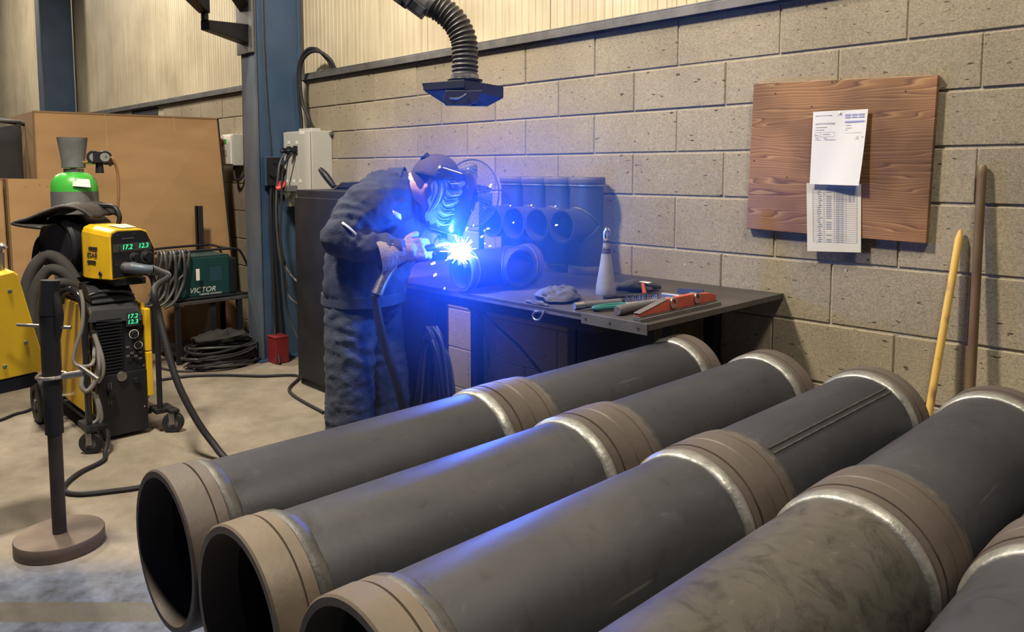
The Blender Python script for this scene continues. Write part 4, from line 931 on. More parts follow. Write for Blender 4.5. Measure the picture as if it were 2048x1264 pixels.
# looped sheathed cables behind the feeder and on the stand
for k, (pts, r_) in enumerate((([at(150,560,3.85), at(125,525,3.85), at(95,512,3.85), at(68,535,3.82), at(52,580,3.8), at(50,640,3.78), at(58,720,3.75)], .030),
                 ([at(152,572,3.8), at(125,545,3.78), at(98,540,3.76), at(78,565,3.74), at(66,615,3.72), at(70,690,3.7)], .027),
                 ([at(150,575,3.75), at(128,566,3.70), at(105,572,3.68), at(88,600,3.66), at(80,650,3.66), at(82,720,3.66)], .024))):
    tag(MB().tube(pts, r_, 12, 7).obj('sheathed_cable', m_clothblk), ['outermost thick sheathed cable looping behind the feeder', 'middle thick sheathed cable looping behind the feeder', 'inner thick sheathed cable looping beside the stand'][k], 'cable', 'sheathed cables behind the feeder')
for k, (pts, r_) in enumerate((([at(160,580,3.45), at(166,610,3.45), at(164,655,3.45), at(150,700,3.45), at(148,725,3.45), at(165,733,3.46), at(185,727,3.47), onX(188,700,.575), onX(190,672,.56)], .008),
                 ([onX(188,668,.58), onX(197,700,.60), onX(196,740,.62), onX(186,770,.62), onX(172,782,.61), onX(163,770,.60), onX(168,745,.59)], .011),
                 ([onX(190,672,.58), onX(204,715,.61), onX(206,745,.61), onX(196,765,.60)], .010),
                 ([onX(192,790,.60), onX(200,815,.61), onX(202,840,.61), onX(190,856,.60), onX(172,852,.60)], .010),
                 ([onX(186,785,.60), onX(196,812,.61), onX(196,838,.61), onX(182,848,.60)], .009))):
    tag(MB().tube(pts, r_, 10, 7).obj('earth_lead', mat('grey_lead%d' % k, (.20,.195,.19), .45)), ['thin grey lead looping beside the black frame tube', 'grey earth lead looped on the front of the power source', 'second grey lead loop right of the first', 'outer lower grey lead loop by the power source foot', 'inner lower grey lead loop by the power source foot'][k], 'cable', 'grey leads on the power source')

# ================================================================== STAND WITH ROUND BASE
bc = onZ(120, 1075, .03)
stn = thing('cable_stand', (bc.x,bc.y,0), 'rusty steel post on a heavy round base at left', 'stand')
m_rust = mat('rusty_brown_steel', (.115,.085,.068), .55, .3, (.17,.13,.10), 9); m_rustdark = mat('rusty_dark_side', (.045,.036,.034), .55, .3, (.07,.055,.05), 14)
MB().lathe([(0,0),(.140,0),(.142,.003),(.142,.047),(.140,.05),(0,.05)], (bc.x,bc.y,0), (0,0,1), 48).obj('round_base', m_rust, stn)
px0 = V(bc.x, bc.y, .05)
MB().cyl(px0, px0+V(0,0,.50), .0225, n=20).obj('post', m_rustdark, stn)
MB().cyl(px0+V(0,0,.36), px0+V(0,0,.80), .029, .030, 20).obj('sleeve', m_rubber, stn)
MB().cyl(px0+V(0,0,.78), px0+V(.0,.01,.90), .034, .030, 18).obj('head_clamp', m_blackpl, stn)
rv = Vector((RT.x,RT.y,0))
MB().tube([px0+V(0,0,.70)+rv*.02, px0+V(0,0,.78)+rv*.035, px0+V(0,0,.86)+rv*.02], .016, 10, 5).obj('grip', m_rubber, stn)
ringp = px0+V(0,0,.565); MB().tube([ringp+Vector((math.cos(a)*.045,math.sin(a)*.045,0)) for a in [2*math.pi*j/24 for j in range(25)]], .0065, 8, 1).obj('ring', m_steel, stn)
q = ringp+rv*.045-FW*.01
MB().cyl(q, q+rv*.075+V(0,0,.012), .012, n=12).obj('clamp_screw', m_steel, stn)
MB().cyl(q+rv*.06+V(0,0,.035), q+rv*.12+V(0,0,-.01), .008, n=10).obj('clamp_handle', m_steel, stn)
MB().cyl(px0+V(0,0,.745)-rv*.11, px0+V(0,0,.735)+rv*.075, .006, n=10).obj('cross_rod', m_steel, stn)
# floor cables
def fcable(pts, r_, m, label):
    tag(MB().tube(pts, r_, 8, 7).obj('floor_cable', m), label, 'cable', 'cables on the floor')
fcable([V(.5,-1.72,.09), onX(214,860,.66)*.5+onX(214,860,.66)*.5, onZ(211,905,.02), onZ(205,922,.011), onZ(160,945,.011), onZ(130,970,.011), onZ(132,984,.011), onZ(165,988,.011), onZ(225,982,.011), onZ(270,976,.011), onZ(330,965,.011), onZ(420,962,.011)], .0105, m_rubber, 'dark cable curving on the floor behind the round-based stand')
fcable([onZ(-40,850,.009), onZ(0,840,.009), onZ(30,828,.009), onZ(58,820,.009), onZ(90,800,.009)], .008, m_rubber, 'thin black cable running out of the left picture edge')
fcable([onZ(318,760,.010), onZ(380,752,.010), onZ(450,750,.010), onZ(520,752,.010), onZ(597,752,.010), V(.4,-.6,.010), V(.9,-.66,.010)], .009, m_rubber, 'black cable lying from trolley to the foot of the black cupboard')
fcable([onZ(318,735,.010), onZ(360,742,.010), onZ(420,738,.010), onZ(480,725,.010), onZ(508,705,.010)], .008, m_cable, 'grey cable on the floor below the coiled cables')

# ================================================================== YELLOW MACHINE AT LEFT EDGE
yx = at(60, 650, 2.78).x
ym = thing('yellow_machine', (yx-.15, at(-60,650,2.78).y, 0), 'scuffed yellow machine case cut off by the left picture edge', 'machine')
poly = [(-150,585),(28,543),(37,550),(40,562),(89,722),(90,735),(82,742),(-150,795)]
fp_ = [onX(a, b, yx) for a, b in poly]
mb = MB(); n = len(fp_); bk = [p+V(-.22,0,0) for p in fp_]
mb.add(fp_+bk, [tuple(range(n-1,-1,-1)), tuple(range(n,2*n))]+[(i,(i+1)%n,n+(i+1)%n,n+i) for i in range(n)])
mb.obj('yellow_case', m_yellowold, ym, smooth=False, bevel=.004)
for pp in ((20,582),(52,685),(10,733)):
    q = onX(*pp, yx); MB().lathe([(0,.005),(.006,.004),(.0075,0)], q, (1,0,0), 14).obj('screw', m_steel, ym)
bt = [onX(a, b, yx-.004) for a, b in ((-150,797),(76,746),(74,765),(62,774),(-150,822))]
mb = MB(); n = len(bt); bk = [p+V(-.21,0,0) for p in bt]
mb.add(bt+bk, [tuple(range(n-1,-1,-1)), tuple(range(n,2*n))]+[(i,(i+1)%n,n+(i+1)%n,n+i) for i in range(n)]); mb.obj('black_base', m_black, ym, smooth=False)
ty_ = onX(-100,700,yx).y; tyb = onX(-60,700,yx).y
for yy in (ty_, tyb):
    for xx in (yx-.03, yx-.19): MB().box(xx-.012, xx+.012, yy-.012, yy+.012, 0, bt[0].z+.05).obj('leg', m_black, ym, smooth=False)
MB().tube([onX(-8,520,yx-.1), onX(-2,500,yx-.1), onX(4,492,yx-.1), onX(10,498,yx-.1)], .012, 10, 4).obj('lifting_eye', m_steel, ym)
MB().cyl(onX(4,560,yx-.1), onX(2,505,yx-.1), .010, n=10).obj('eye_stem', m_steel, ym)

# ================================================================== PLASMA CUTTER ON LOW TABLE
lt = thing('low_trolley_table', (-.97,-.56,0), 'low black steel table under the dark green machine', 'table')
lz = .427
MB().box(-1.22, -.715, -.84, -.29, lz-.022, lz).obj('table_top', m_cable, lt, smooth=False, bevel=.003)
for x, y in ((-.735,-.82),(-.735,-.385),(-1.2,-.82),(-1.2,-.31)): MB().box(x-.016, x+.016, y-.016, y+.016, 0, lz-.022).obj('leg', m_black, lt, smooth=False)
MB().box(-1.2, -.735, -.60, -.555, .05, lz-.022).obj('brace', m_black, lt, smooth=False)
MB().box(-1.2, -.735, -.83, -.31, .05, .062).obj('shelf', m_black, lt, smooth=False)
vx = -.775
vy0, vy1 = onX(352,560,vx).y, onX(462,560,vx).y; vzt = onX(400,512,vx).z
vc = thing('plasma_cutter', (vx-.17,(vy0+vy1)/2,lz), 'dark green plasma cutter in a black tube frame on low table', 'welding machine')
MB().box(vx-.34, vx, vy0, vy1, lz+.012, vzt).obj('case', m_teal, vc, smooth=False, bevel=.018, seg=3)
MB().box(vx-.33, vx-.01, vy1-.02, vy1+.055, lz+.012, vzt-.03).obj('end_cover', m_blackpl, vc, smooth=False, bevel=.014)
MB().box(vx-.33, vx-.01, vy0-.05, vy0+.02, lz+.012, vzt-.02).obj('end_cover', m_blackpl, vc, smooth=False, bevel=.014)
MB().box(vx-.33, vx+.01, vy0+.01, vy1-.01, lz, lz+.02).obj('skid', m_black, vc, smooth=False)
tc = onX(432,548,vx); 
MB().box(vx-.002, vx+.0015, tc.y-.045, tc.y+.045, tc.z-.05, tc.z+.05).obj('side_plate', mat('teal_plate', (.02,.055,.075), .35), vc, smooth=False, bevel=.002)
tl_ = onX(405,580,vx+.002); text('VICTOR', .052, tl_, (0,1,0), (0,0,1), 'lettering', m_paper, vc, shear=.25)
t2_ = onX(421,587,vx+.002); text('THERMAL DYNAMICS', .0165, t2_, (0,1,0), (0,0,1), 'small_lettering', m_paper, vc, shear=.2)
fy1 = vy1+.16; fy0 = vy0-.06
for xx in (vx+.02, vx-.36):
    MB().tube([V(xx,fy0,lz+.008), V(xx,vy0,lz+.012), V(xx,vy1+.07,lz+.012), V(xx,fy1-.02,lz+.02), V(xx,fy1,lz+.06), V(xx,fy1-.03,lz+.18), V(xx,fy1-.085,vzt+.0), V(xx,fy1-.12,vzt+.03), V(xx,vy1-.05,vzt+.04), V(xx,vy0+.02,vzt+.035), V(xx,vy0-.04,vzt+.02)], .0085, 10, 5).obj('frame_tube', m_black, vc)
MB().cyl((vx+.02,vy1-.01,vzt+.04),(vx-.36,vy1-.01,vzt+.04), .008, n=8).obj('frame_bar', m_black, vc)
# hanks of cable hung over it
bund = thing('cable_bundle', (vx,vy0,lz), 'grey and black cables draped over the plasma cutter end', 'cable')
for k in range(11):
    s = k/10; yy = vy0-.12+.20*s; xx = vx+.025+.012*(k%3)
    dx = .02*math.sin(k*2.1)
    MB().tube([V(vx-.12,yy+.02,vzt+.02+.01*(k%2)), V(vx-.02,yy+.01,vzt+.045), V(xx,yy,vzt+.015), V(xx+.015,yy-.02-dx,vzt-.10), V(xx+.012,yy-.05-dx*2,lz+.07+.008*k), V(xx+.03,yy-.10-dx,lz+.02), V(xx+.02,yy-.15,lz-.02+.012*(k%4))], .0075+.0015*(k%3), 8, 6).obj('cable_loop', m_cable if k%3 else m_rubber, bund)
MB().box(vx+.055, vx+.057, onX(389,540,vx).y-.012, onX(389,540,vx).y+.012, onX(389,545,vx).z-.05, onX(389,545,vx).z+.03).obj('paper_tag', m_white, bund, smooth=False)
# coil on the low shelf / floor
cc = onZ(428, 690, .09)
coil = thing('cable_coil', (-.66,-.52,0), 'coil of grey and black cable on the floor under the low table', 'cable')
for k in range(12):
    r_ = .225-.012*(k%5)+.02*random.random(); zz = .02+.011*k; ph = random.uniform(0,6)
    cx3, cy3 = -.53+.025*math.sin(k), -.61+.025*math.cos(k*1.7)
    P = [V(cx3+math.cos(ph+a)*r_*.68, cy3+math.sin(ph+a)*r_*1.0, zz+.012*math.sin(a*2+k)) for a in [2*math.pi*j/20 for j in range(20)]]
    MB().tube(P+[P[0]+V(0,.002,.0)], .0085, 8, 2).obj('cable_loop', m_cable if k%2 else m_rubber, coil)
crumple_later = True
p0 = onX(394,412,-1.25); p1 = onX(406,412,-1.25)
an = MB().box(-1.262, -1.255, p0.y, p1.y, 0, p0.z); an.box(-1.30, -1.255, p0.y, p0.y+.006, 0, p0.z)
tag(an.obj('steel_bar', m_rubber, smooth=False), 'dark upright steel angle bar in front of the big cardboard', 'bar')
rb = thing('red_box', (-.34,-.29,0), 'small dark red box on floor at the column foot', 'box')
MB().box(-.398, -.275, -.345, -.245, 0, .175).obj('body', m_redpaint, rb, smooth=False, bevel=.006)
MB().box(-.400, -.273, -.347, -.243, .175, .19).obj('lid', m_redpaint, rb, smooth=False, bevel=.004)

# ================================================================== THINGS ON THE WELDING BENCH
TT = TZ
co = V(2.735,-.505,TT)
cn = thing('cone_bottle', co, 'dusty grey conical bottle with metal spout standing on bench', 'bottle')
MB().lathe([(0,0),(.037,0),(.0385,.004),(.0375,.03),(.030,.075),(.022,.125),(.0185,.155),(0,.155)], co, (0,0,1), 32).obj('body', m_cone, cn)
MB().lathe([(.0185,.155),(.0175,.158),(.0175,.166),(.0165,.169),(.0165,.174),(.013,.178),(.0115,.205),(0,.205)], co, (0,0,1), 28).obj('collar', m_leather, cn)
MB().lathe([(.0135,.178),(.0112,.205),(.0095,.212)], co, (0,0,1), 24).obj('spout', m_cone, cn)
ck = MB(); ck.tube([co+V(-.004,0,.207), co+V(-.006,0,.228), co+V(-.001,0,.244), co+V(.007,0,.246)], .0085, 10, 5); ck.tube([co+V(.007,0,.248), co+V(.0125,0,.238), co+V(.0125,0,.222)], .005, 8, 4); ck.obj('metal_cap', m_chrome, cn)
def crumple(name, c, rx, ry, rz, m, label, cat, sc=30, amp=.5, seed=0, rot=0):
    mb = MB(); n, mm = 36, 18; Q = Matrix.Rotation(rot, 3, 'Z')
    mb.sphere((0,0,0), (rx,ry,rz), n, mm)
    for v in mb.v:
        d = Vector((v.x/rx, v.y/ry, v.z/rz)); k = noise.fractal(d*3.4+Vector((seed,0,0)), .8, 2.1, 5)*.8
        q = noise.noise(d*1.3+Vector((0,seed,3)))
        v.x *= 1+.25*q+amp*.35*k; v.y *= 1+.25*q+amp*.35*k; v.z *= 1+amp*1.3*k
    mz = min(v.z for v in mb.v)
    for v in mb.v:
        v.z = max(v.z, -rz*.55)
    mz = min(v.z for v in mb.v)
    mb.v = [Vector(c)+Q@Vector((v.x, v.y, v.z-mz+.0005)) for v in mb.v]
    return tag(mb.obj(name, m, ang=60), label, cat)
crumple('rag', (2.70,-.735,TT), .080,.085,.030, m_rag, 'crumpled blue-grey rag on the bench front', 'rag', amp=.55, seed=3)
crumple('rag', (2.71,-.85,TT), .055,.012,.008, m_rag, 'thin twisted rag end along the bench edge', 'rag', amp=.6, seed=5)
crumple('tarpaulin', (-.55,-.60,.155), .11,.19,.05, m_clothblk, 'black tarpaulin heap on top of the cable coil', 'tarpaulin', amp=.5, seed=11)
gv = thing('work_glove', (2.79,-.36,TT), 'dark crumpled work glove beside the cone bottle', 'glove')
gb = MB(); gc_ = V(2.775,-.36,TT+.022)
gb.sphere(gc_, (.05,.055,.021)); 
for k, (dx, dy, L2) in enumerate(((.05,.05,.05),(.03,.065,.055),(.01,.07,.05),(-.02,.065,.045),(.06,-.01,.04))):
    a = gc_+V(dx*.7,dy*.6,0); b = gc_+V(dx*1.2,dy*1.2,-.006); gb.capsule(a, b, .012, .011, 10)
gb.capsule(gc_, gc_+V(-.05,-.06,-.002), .028, .016, 12)
go = gb.obj('glove_body', m_clothblk, gv); remesh(go, .006, 2, lambda p_, n_: .006*noise.noise(p_*45))
MB().box(2.80, 2.845, -.385, -.365, TT+.0385, TT+.044).obj('cuff_band', m_reflect, gv, bevel=.002)
MB().cyl((2.845,-.41,TT+.006),(2.832,-.405,TT+.042), .0085, .007, 10).obj('red_pull_tab', m_orange, gv)
def stick(mb, p0, p1, r0, r1=None, n=12): return mb.cyl(p0, p1, r0, r1, n)
hm = thing('tube_handle_tool', (2.92,-.7,TT), 'grey tubular tool handle lying nearest the rag', 'tool')
A, B = V(2.868,-.835,TT+.0125), V(2.955,-.545,TT+.0125)
stick(MB(), A, A.lerp(B,.12), .0125, .0125, 6).obj('end_cap', m_steel, hm)
stick(MB(), A.lerp(B,.12), A.lerp(B,.62), .0125, .0125).obj('grip', m_handleg, hm)
stick(MB(), A.lerp(B,.62), B, .010, .007).obj('shaft', m_blackpl, hm)
ov = tag(MB().tube([V(2.83,-.63,TT+.010), V(2.84,-.60,TT+.012), V(2.86,-.56,TT+.012), V(2.885,-.50,TT+.009), V(2.91,-.42,TT+.008)], lambda t_: .010 if t_ < .35 else .006, 10, 6, flat=.9).obj('file_tool', m_blackpl), 'small dark-handled file lying behind the tube handle', 'tool')
br = thing('wire_brush', (2.94,-.7,TT), 'teal-handled wire brush lying bristles up on the bench', 'brush')
A, B = V(2.925,-.865,TT+.008), V(2.995,-.47,TT+.008)
A = V(2.938,-.80,TT+.0115); B = V(2.990,-.60,TT+.0115)
dv = (B-A).normalized(); sv = V(-dv.y,dv.x,0)
loop = [A+sv*.010, A+dv*.05+sv*.016, A+dv*.10+sv*.013, A+dv*.115, A+dv*.10-sv*.013, A+dv*.05-sv*.016, A-sv*.010, A-dv*.012, A+sv*.010]
MB().tube(loop, .0085, 8, 5, flat=1).obj('handle', m_greentool, br)
MB().obox(A+dv*.11, A+dv*.27, .028, .012).obj('brush_block', mat('pale_wood', (.45,.36,.22), .6), br, smooth=False, bevel=.003)
brs = MB()
for i in range(12):
    for j in range(4):
        p_ = A+dv*(.125+.012*i)+sv*(-.009+.006*j)+V(0,0,.006); brs.cyl(p_, p_+V(random.uniform(-.004,.004),random.uniform(-.004,.004),.018+.004*random.random()), .0012, .0008, 5)
bo = brs.obj('bristles', m_steel, br); bo['kind'] = 'stuff'
sc2 = thing('scriber', (2.93,-.74,TT), 'thin steel scriber lying left of the teal brush', 'tool')
A, B = V(2.905,-.845,TT+.005), V(2.955,-.60,TT+.005)
stick(MB(), A, A.lerp(B,.22), .0012, .004, 8).obj('point', m_handleg, sc2); stick(MB(), A.lerp(B,.22), B, .005, .005, 10).obj('shaft', m_steel, sc2)
hb = thing('hammer', (3.02,-.65,TT), 'hammer with thick grey rubber grip lying beside the red level', 'hammer')
A, B = V(3.035,-.815,TT+.0165), V(3.03,-.47,TT+.0165)
hd = MB(); hd.lathe([(0,0),(.014,.0),(.0165,.004),(.0165,.03),(.015,.10),(.0125,.17),(.010,.20),(.009,.34),(0,.34)], A, (B-A), 18); hd.obj('handle', m_handleg, hb)
MB().box(2.965, 3.085, -.478, -.452, TT+.003, TT+.030).obj('head', m_steel, hb, bevel=.004)
lv_ = thing('spirit_level', (3.135,-.6,TT), 'orange-red torpedo level standing on edge at the bench corner', 'level')
X0 = 3.118
MB().prism([(0,0),(.445,0),(.445,.022),(.40,.031),(.30,.039),(.15,.039),(.07,.025),(0,.012)], V(X0,-.835,TT+.0125), (0,1,0), (0,0,1), .020).obj('body', m_orange, lv_, smooth=False, bevel=.002)
MB().box(X0-.003, X0+.024, -.838, -.385, TT+.0003, TT+.0125).obj('base_rail', m_steelgrey, lv_, smooth=False, bevel=.001)
MB().add([V(X0-.002,-.838,TT+.024),V(X0+.023,-.838,TT+.024),V(X0+.023,-.685,TT+.053),V(X0-.002,-.685,TT+.053)], [(0,1,2,3)]).obj('top_strip', m_steel, lv_, smooth=False)
for yy in (-.655,-.515):
    MB().lathe([(.011,-.014),(.018,-.014),(.018,.014),(.011,.014)], V(X0+.010,yy,TT+.036), (1,0,0), 20, closed=True).obj('vial_ring', m_steel, lv_)
    MB().cyl((X0+.003,yy,TT+.036),(X0+.017,yy,TT+.036), .0105, n=16).obj('vial', mat('vial_amber', (.22,.17,.12), .2), lv_)
sq = tag(MB().prism([(0,0),(.035,.0),(.16,.03),(.16,.042),(.0,.030)], V(2.955,-.36,TT+.001), (.8,-.2,.0), (.0,.25,.97), .003).obj('steel_square', m_blackpl, smooth=False), 'dark flat steel square propped behind the red level', 'tool')

# cable coils hanging on the bench leg
hank = thing('cable_hank', (2.09,-.86,.0), 'hank of black cable hung on the welding bench leg', 'cable')
for k in range(16):
    s = k/15; w_ = .05+.045*s+.01*random.random(); bot = .02+.10*random.random(); xx = 2.12+.02*math.sin(k*1.3); ypl = -.845-.009*(k%5)
    dx = RT.x; dy = RT.y
    top = V(xx+.03, ypl, .70-.02*(k%4))
    def off(a, z): return V(top.x+a*.72, top.y-.015+a*.10, z)
    P = [off(0,top.z), off(w_*.7,top.z-.05), off(w_+.015,top.z-.2), off(w_+.03,.32), off(w_*.8,bot+.05), off(.01,bot), off(-w_*.9,bot+.05), off(-w_-.03,.30), off(-w_*.9,top.z-.24), off(-w_*.45,top.z-.06), off(0,top.z)]
    MB().tube(P, .0085, 7, 4).obj('cable_loop', m_rubber if k%3 else m_cable, hank)
tag(MB().tube([V(2.02,-.80,.80), V(2.03,-.6,.74), V(2.035,-.5,.62), V(2.0,-.45,.52), V(1.98,-.42,.42)], .006, 8, 6).obj('bench_cable', m_rubber), 'thin black cable dangling under the bench top', 'cable')
tag(MB().tube([V(2.20,-.70,.80), V(2.22,-.62,.70), V(2.26,-.5,.58), V(2.30,-.4,.45)], .006, 8, 6).obj('bench_cable', m_rubber), 'thin cable slanting under the bench near the hanging hank', 'cable')

# ================================================================== WELDER
DP = 3.03
def J(x, y, dd=0.0): return at(x, y, DP+dd)
rtH = Vector((RT.x, RT.y, 0)).normalized(); fwH = Vector((FW.x, FW.y, 0)).normalized()
foot = J(700, 980, -.08); foot.z = 0
per = thing('person', V(foot.x, foot.y, 0), 'welder in navy jacket, jeans and welding helmet bending over the bench', 'person')
hipC = J(716,600); waist = J(722,545); chest = J(752,440); neckb = J(796,380); headc = J(872,368,-.01)
hipR, kneeR, ankR = J(700,622,-.085), J(699,792,-.09), J(700,985,-.09)
hipL, kneeL, ankL = J(752,622,.095), J(776,792,.09), J(770,962,.09)
for a in (ankR, ankL): a.z = .10
shR, elR, wrR = J(738,418,-.17), J(686,474,-.225), J(792,505,-.235)
shL, elL, wrL = J(800,392,.17), J(812,500,.20), J(872,486,.0)
# body (continuous, mostly inside the clothes)
b = MB()
for a, c, r0, r1 in ((hipC,waist,.13,.12),(waist,chest,.12,.135),(chest,neckb,.13,.07),(neckb,headc,.062,.06),(shR,elR,.05,.042),(elR,wrR,.042,.03),(shL,elL,.05,.042),(elL,wrL,.042,.03),(chest,shR,.08,.055),(chest,shL,.08,.055),(hipC,hipR,.1,.085),(hipC,hipL,.1,.085),(hipR,kneeR,.085,.055),(kneeR,ankR,.055,.042),(hipL,kneeL,.085,.055),(kneeL,ankL,.055,.042)):
    b.capsule(a, c, r0, r1)
fdir = (rtH*.80 + V(0,0,-.60)).normalized(); udir = (V(0,0,1)-fdir*fdir.z).normalized(); sdir = fdir.cross(udir).normalized()   # face, crown, side axes
Rh = Matrix((fdir, sdir, udir)).transposed()
b.sphere(headc, (.098,.076,.105), 20, 14, Rh); b.sphere(headc+fdir*.035-udir*.055, (.062,.055,.06), 16, 10, Rh)
b.sphere(headc+fdir*.10-udir*.012, (.018,.013,.022), 10, 8, Rh)                     # nose
for s in (-1, 1): b.sphere(headc+sdir*(.078*s)-udir*.01-fdir*.012, (.018,.008,.030), 10, 8, Rh)   # ears
bo = b.obj('body', m_skin, per); remesh(bo, .010, 3)
for s in (-1, 1): MB().sphere(headc+fdir*.086+sdir*(.03*s)+udir*.012, .010, 12, 8).obj('eye', m_white, bo)
MB().obox(headc+fdir*.094-udir*.055-sdir*.022, headc+fdir*.094-udir*.055+sdir*.022, .008, .006, up=udir).obj('mouth', mat('lip', (.42,.18,.15), .5), bo, bevel=.002)
h = MB(); h.sphere(headc+udir*.012-fdir*.012, (.099,.079,.104), 24, 14, Rh)
keep = []
for i, f in enumerate(h.f):
    c = sum((h.v[k] for k in f), Vector())/len(f)-headc
    if c.dot(udir)-c.dot(fdir)*.6 > -.035: keep.append(f)
h.f = keep; h.obj('hair', m_hair, per)
# jacket
def fold(fr, amp, seed, st=(1,1,1)):
    def fn_(p_, n_):
        q = Vector((p_.x*st[0], p_.y*st[1], p_.z*st[2]))
        k = noise.noise(q*fr+Vector((seed,0,0)))*.6 + noise.noise(q*fr*2.1+Vector((0,seed,0)))*.4
        r_ = 1-abs(noise.noise(q*fr*.9+Vector((0,0,seed))))*2.2
        return amp*(.7*k+.7*max(r_,0)**2-.1)
    return fn_
j = MB()
hem = J(718,590)
lo1 = J(690,580,-.05); 
for a, c, r0, r1 in ((J(708,578,-.07),J(716,535,-.06),.118,.122),(J(708,578,.07),J(716,535,.06),.118,.122),(J(752,585,.0),J(762,540,.0),.115,.11),(J(714,540,-.06),J(732,462,-.06),.122,.13),(J(714,540,.06),J(740,460,.06),.122,.13),(J(765,545),J(795,460),.10,.11),
                     (J(728,448,-.06),J(770,402,-.05),.13,.115),(J(735,448,.06),J(775,402,.05),.13,.11),(J(765,404,-.04),J(796,380,-.01),.115,.078),(J(765,404,.04),J(798,382,.01),.115,.076),(J(790,432,.0),J(806,408,.0),.10,.072),
                     (J(740,430,-.09),shR,.12,.10),(J(755,430,.06),shL,.12,.09),
                     (shR,elR,.098,.078),(elR,J(742,496,-.235),.074,.062),(J(742,496,-.235),J(784,503,-.235),.060,.054),(shL,elL,.082,.066),(elL,wrL.lerp(elL,.12),.062,.048)):
    j.capsule(a, c, r0, r1)
jo = j.obj('jacket', m_jacket, per)
sl = (elR-shR).normalized()
def jf(p_, n_):
    base = fold(9, .011, 2.0, (1,1,1.5))(p_, n_)+fold(25, .005, 6.0)(p_, n_)
    # stacked folds round the upper sleeve and the elbow
    for a, c in ((shR, elR), (elR, wrR)):
        d = (c-a); t_ = (p_-a).dot(d)/d.length_squared
        if -.1 < t_ < 1.1 and (p_-a-d*t_).length < .11:
            base += .0045*math.sin(t_*24+7*noise.noise(p_*8))*(1 if t_ > .25 else .4)*max(0, .3+noise.noise(p_*7+Vector((9,0,0))))*1.6
    return base
remesh(jo, .0095, 7, jf)
# collar stands up round the neck
nk = (headc-neckb).normalized(); u, v, w = frame(nk, V(0,0,1)); rings = []
for hh, r_ in ((-.04,.092),(-.015,.088),(.005,.086),(.022,.086),(.022,.080),(.0,.080),(-.03,.082)):
    rings.append([neckb+nk*(hh+(.02*math.cos(2*math.pi*k/32)))+u*(math.cos(2*math.pi*k/32)*r_)+v*(math.sin(2*math.pi*k/32)*r_) for k in range(32)])
MB().ring_loft(rings, closed=True).obj('jacket_collar', m_jacket, per)
# hem band
u, v, w = frame((waist-hipC).normalized(), rtH); rings = []
hb0 = J(722,592)
for hh, r_ in ((-.022,1.0),(-.018,1.03),(.02,1.02),(.024,.99)):
    rings.append([hb0+V(0,0,hh)+rtH*(math.cos(2*math.pi*k/40)*.158*r_+.010)+fwH*(math.sin(2*math.pi*k/40)*.185*r_) for k in range(40)])
MB().ring_loft(rings, closed=True).obj('hem_band', m_jacket, per)
# reflective flashes
def strip(pts, wd, nm, m=m_reflect):
    mb = MB(); n = len(pts); vs = []
    for i, (p_, up_) in enumerate(pts): vs += [p_-up_*wd/2, p_+up_*wd/2]
    mb.add(vs, [(2*i,2*i+2,2*i+3,2*i+1) for i in range(n-1)]); o = mb.obj(nm, m, per); so = o.modifiers.new('t','SOLIDIFY'); so.thickness = .003; so.offset = 0; return o
E1 = elR.lerp(shR, .12); dE = (shR-elR).normalized(); uE, vE, _ = frame(dE, -FW)
strip([(E1+(uE*math.cos(a)+vE*math.sin(a))*.088, dE) for a in [R(-15+12*i) for i in range(9)]], .009, 'reflective_piping')
q = J(790,428,-.192); strip([(q+rtH*.022*i-V(0,0,.012*i)+fwH*.006*i, V(0,0,1)) for i in range(-1,2)], .022, 'chest_badge')
strip([(J(768+8*i,412+16*i*.3,-.215+.004*i*i), V(0,0,1)) for i in range(-1,2)], .05, 'chest_pocket', m_jacket)
# trousers
t = MB()
for a, c, r0, r1 in ((J(702,618,-.075),kneeR+V(0,0,.02),.100,.092),(kneeR+V(0,0,.02),V(ankR.x,ankR.y,.13),.093,.088),(J(752,618,.085),kneeL+V(0,0,.02),.100,.086),(kneeL+V(0,0,.02),V(ankL.x,ankL.y,.13),.087,.085),(J(718,602,-.05),J(742,602,.05),.108,.108),(J(712,605,.0),J(745,605,.0),.10,.10)):
    t.capsule(a, c, r0, r1)
to = t.obj('trousers', m_jeans, per)
def tf(p_, n_):
    k = fold(8, .007, 5.0, (1,1,2.4))(p_, n_)+fold(26, .005, 7.0, (1,1,1.8))(p_, n_)
    lowk = max(0, 1-abs(p_.z-.22)/.2); hik = max(0, 1-abs(p_.z-.62)/.22)
    return k + (.008*lowk+.004*hik)*math.sin(p_.z*75+9*noise.noise(p_*5.5))*max(0, .35+noise.noise(p_*6+Vector((4,0,0))))*1.5
remesh(to, .010, 5, tf)
# boots
for a, nm in ((ankR,1),(ankL,2)):
    bb = MB(); bb.capsule(V(a.x,a.y,.18), V(a.x,a.y,.075), .055, .055); bb.capsule(V(a.x,a.y,.055)-rtH*.02, V(a.x,a.y,.045)+rtH*.15, .052, .044)
    o = bb.obj('boot', m_leather, per)
    for vtx in o.data.vertices: vtx.co.z = max(vtx.co.z, 0.004)
    remesh(o, .009, 3)
    for vtx in o.data.vertices: vtx.co.z = max(vtx.co.z, 0.002)
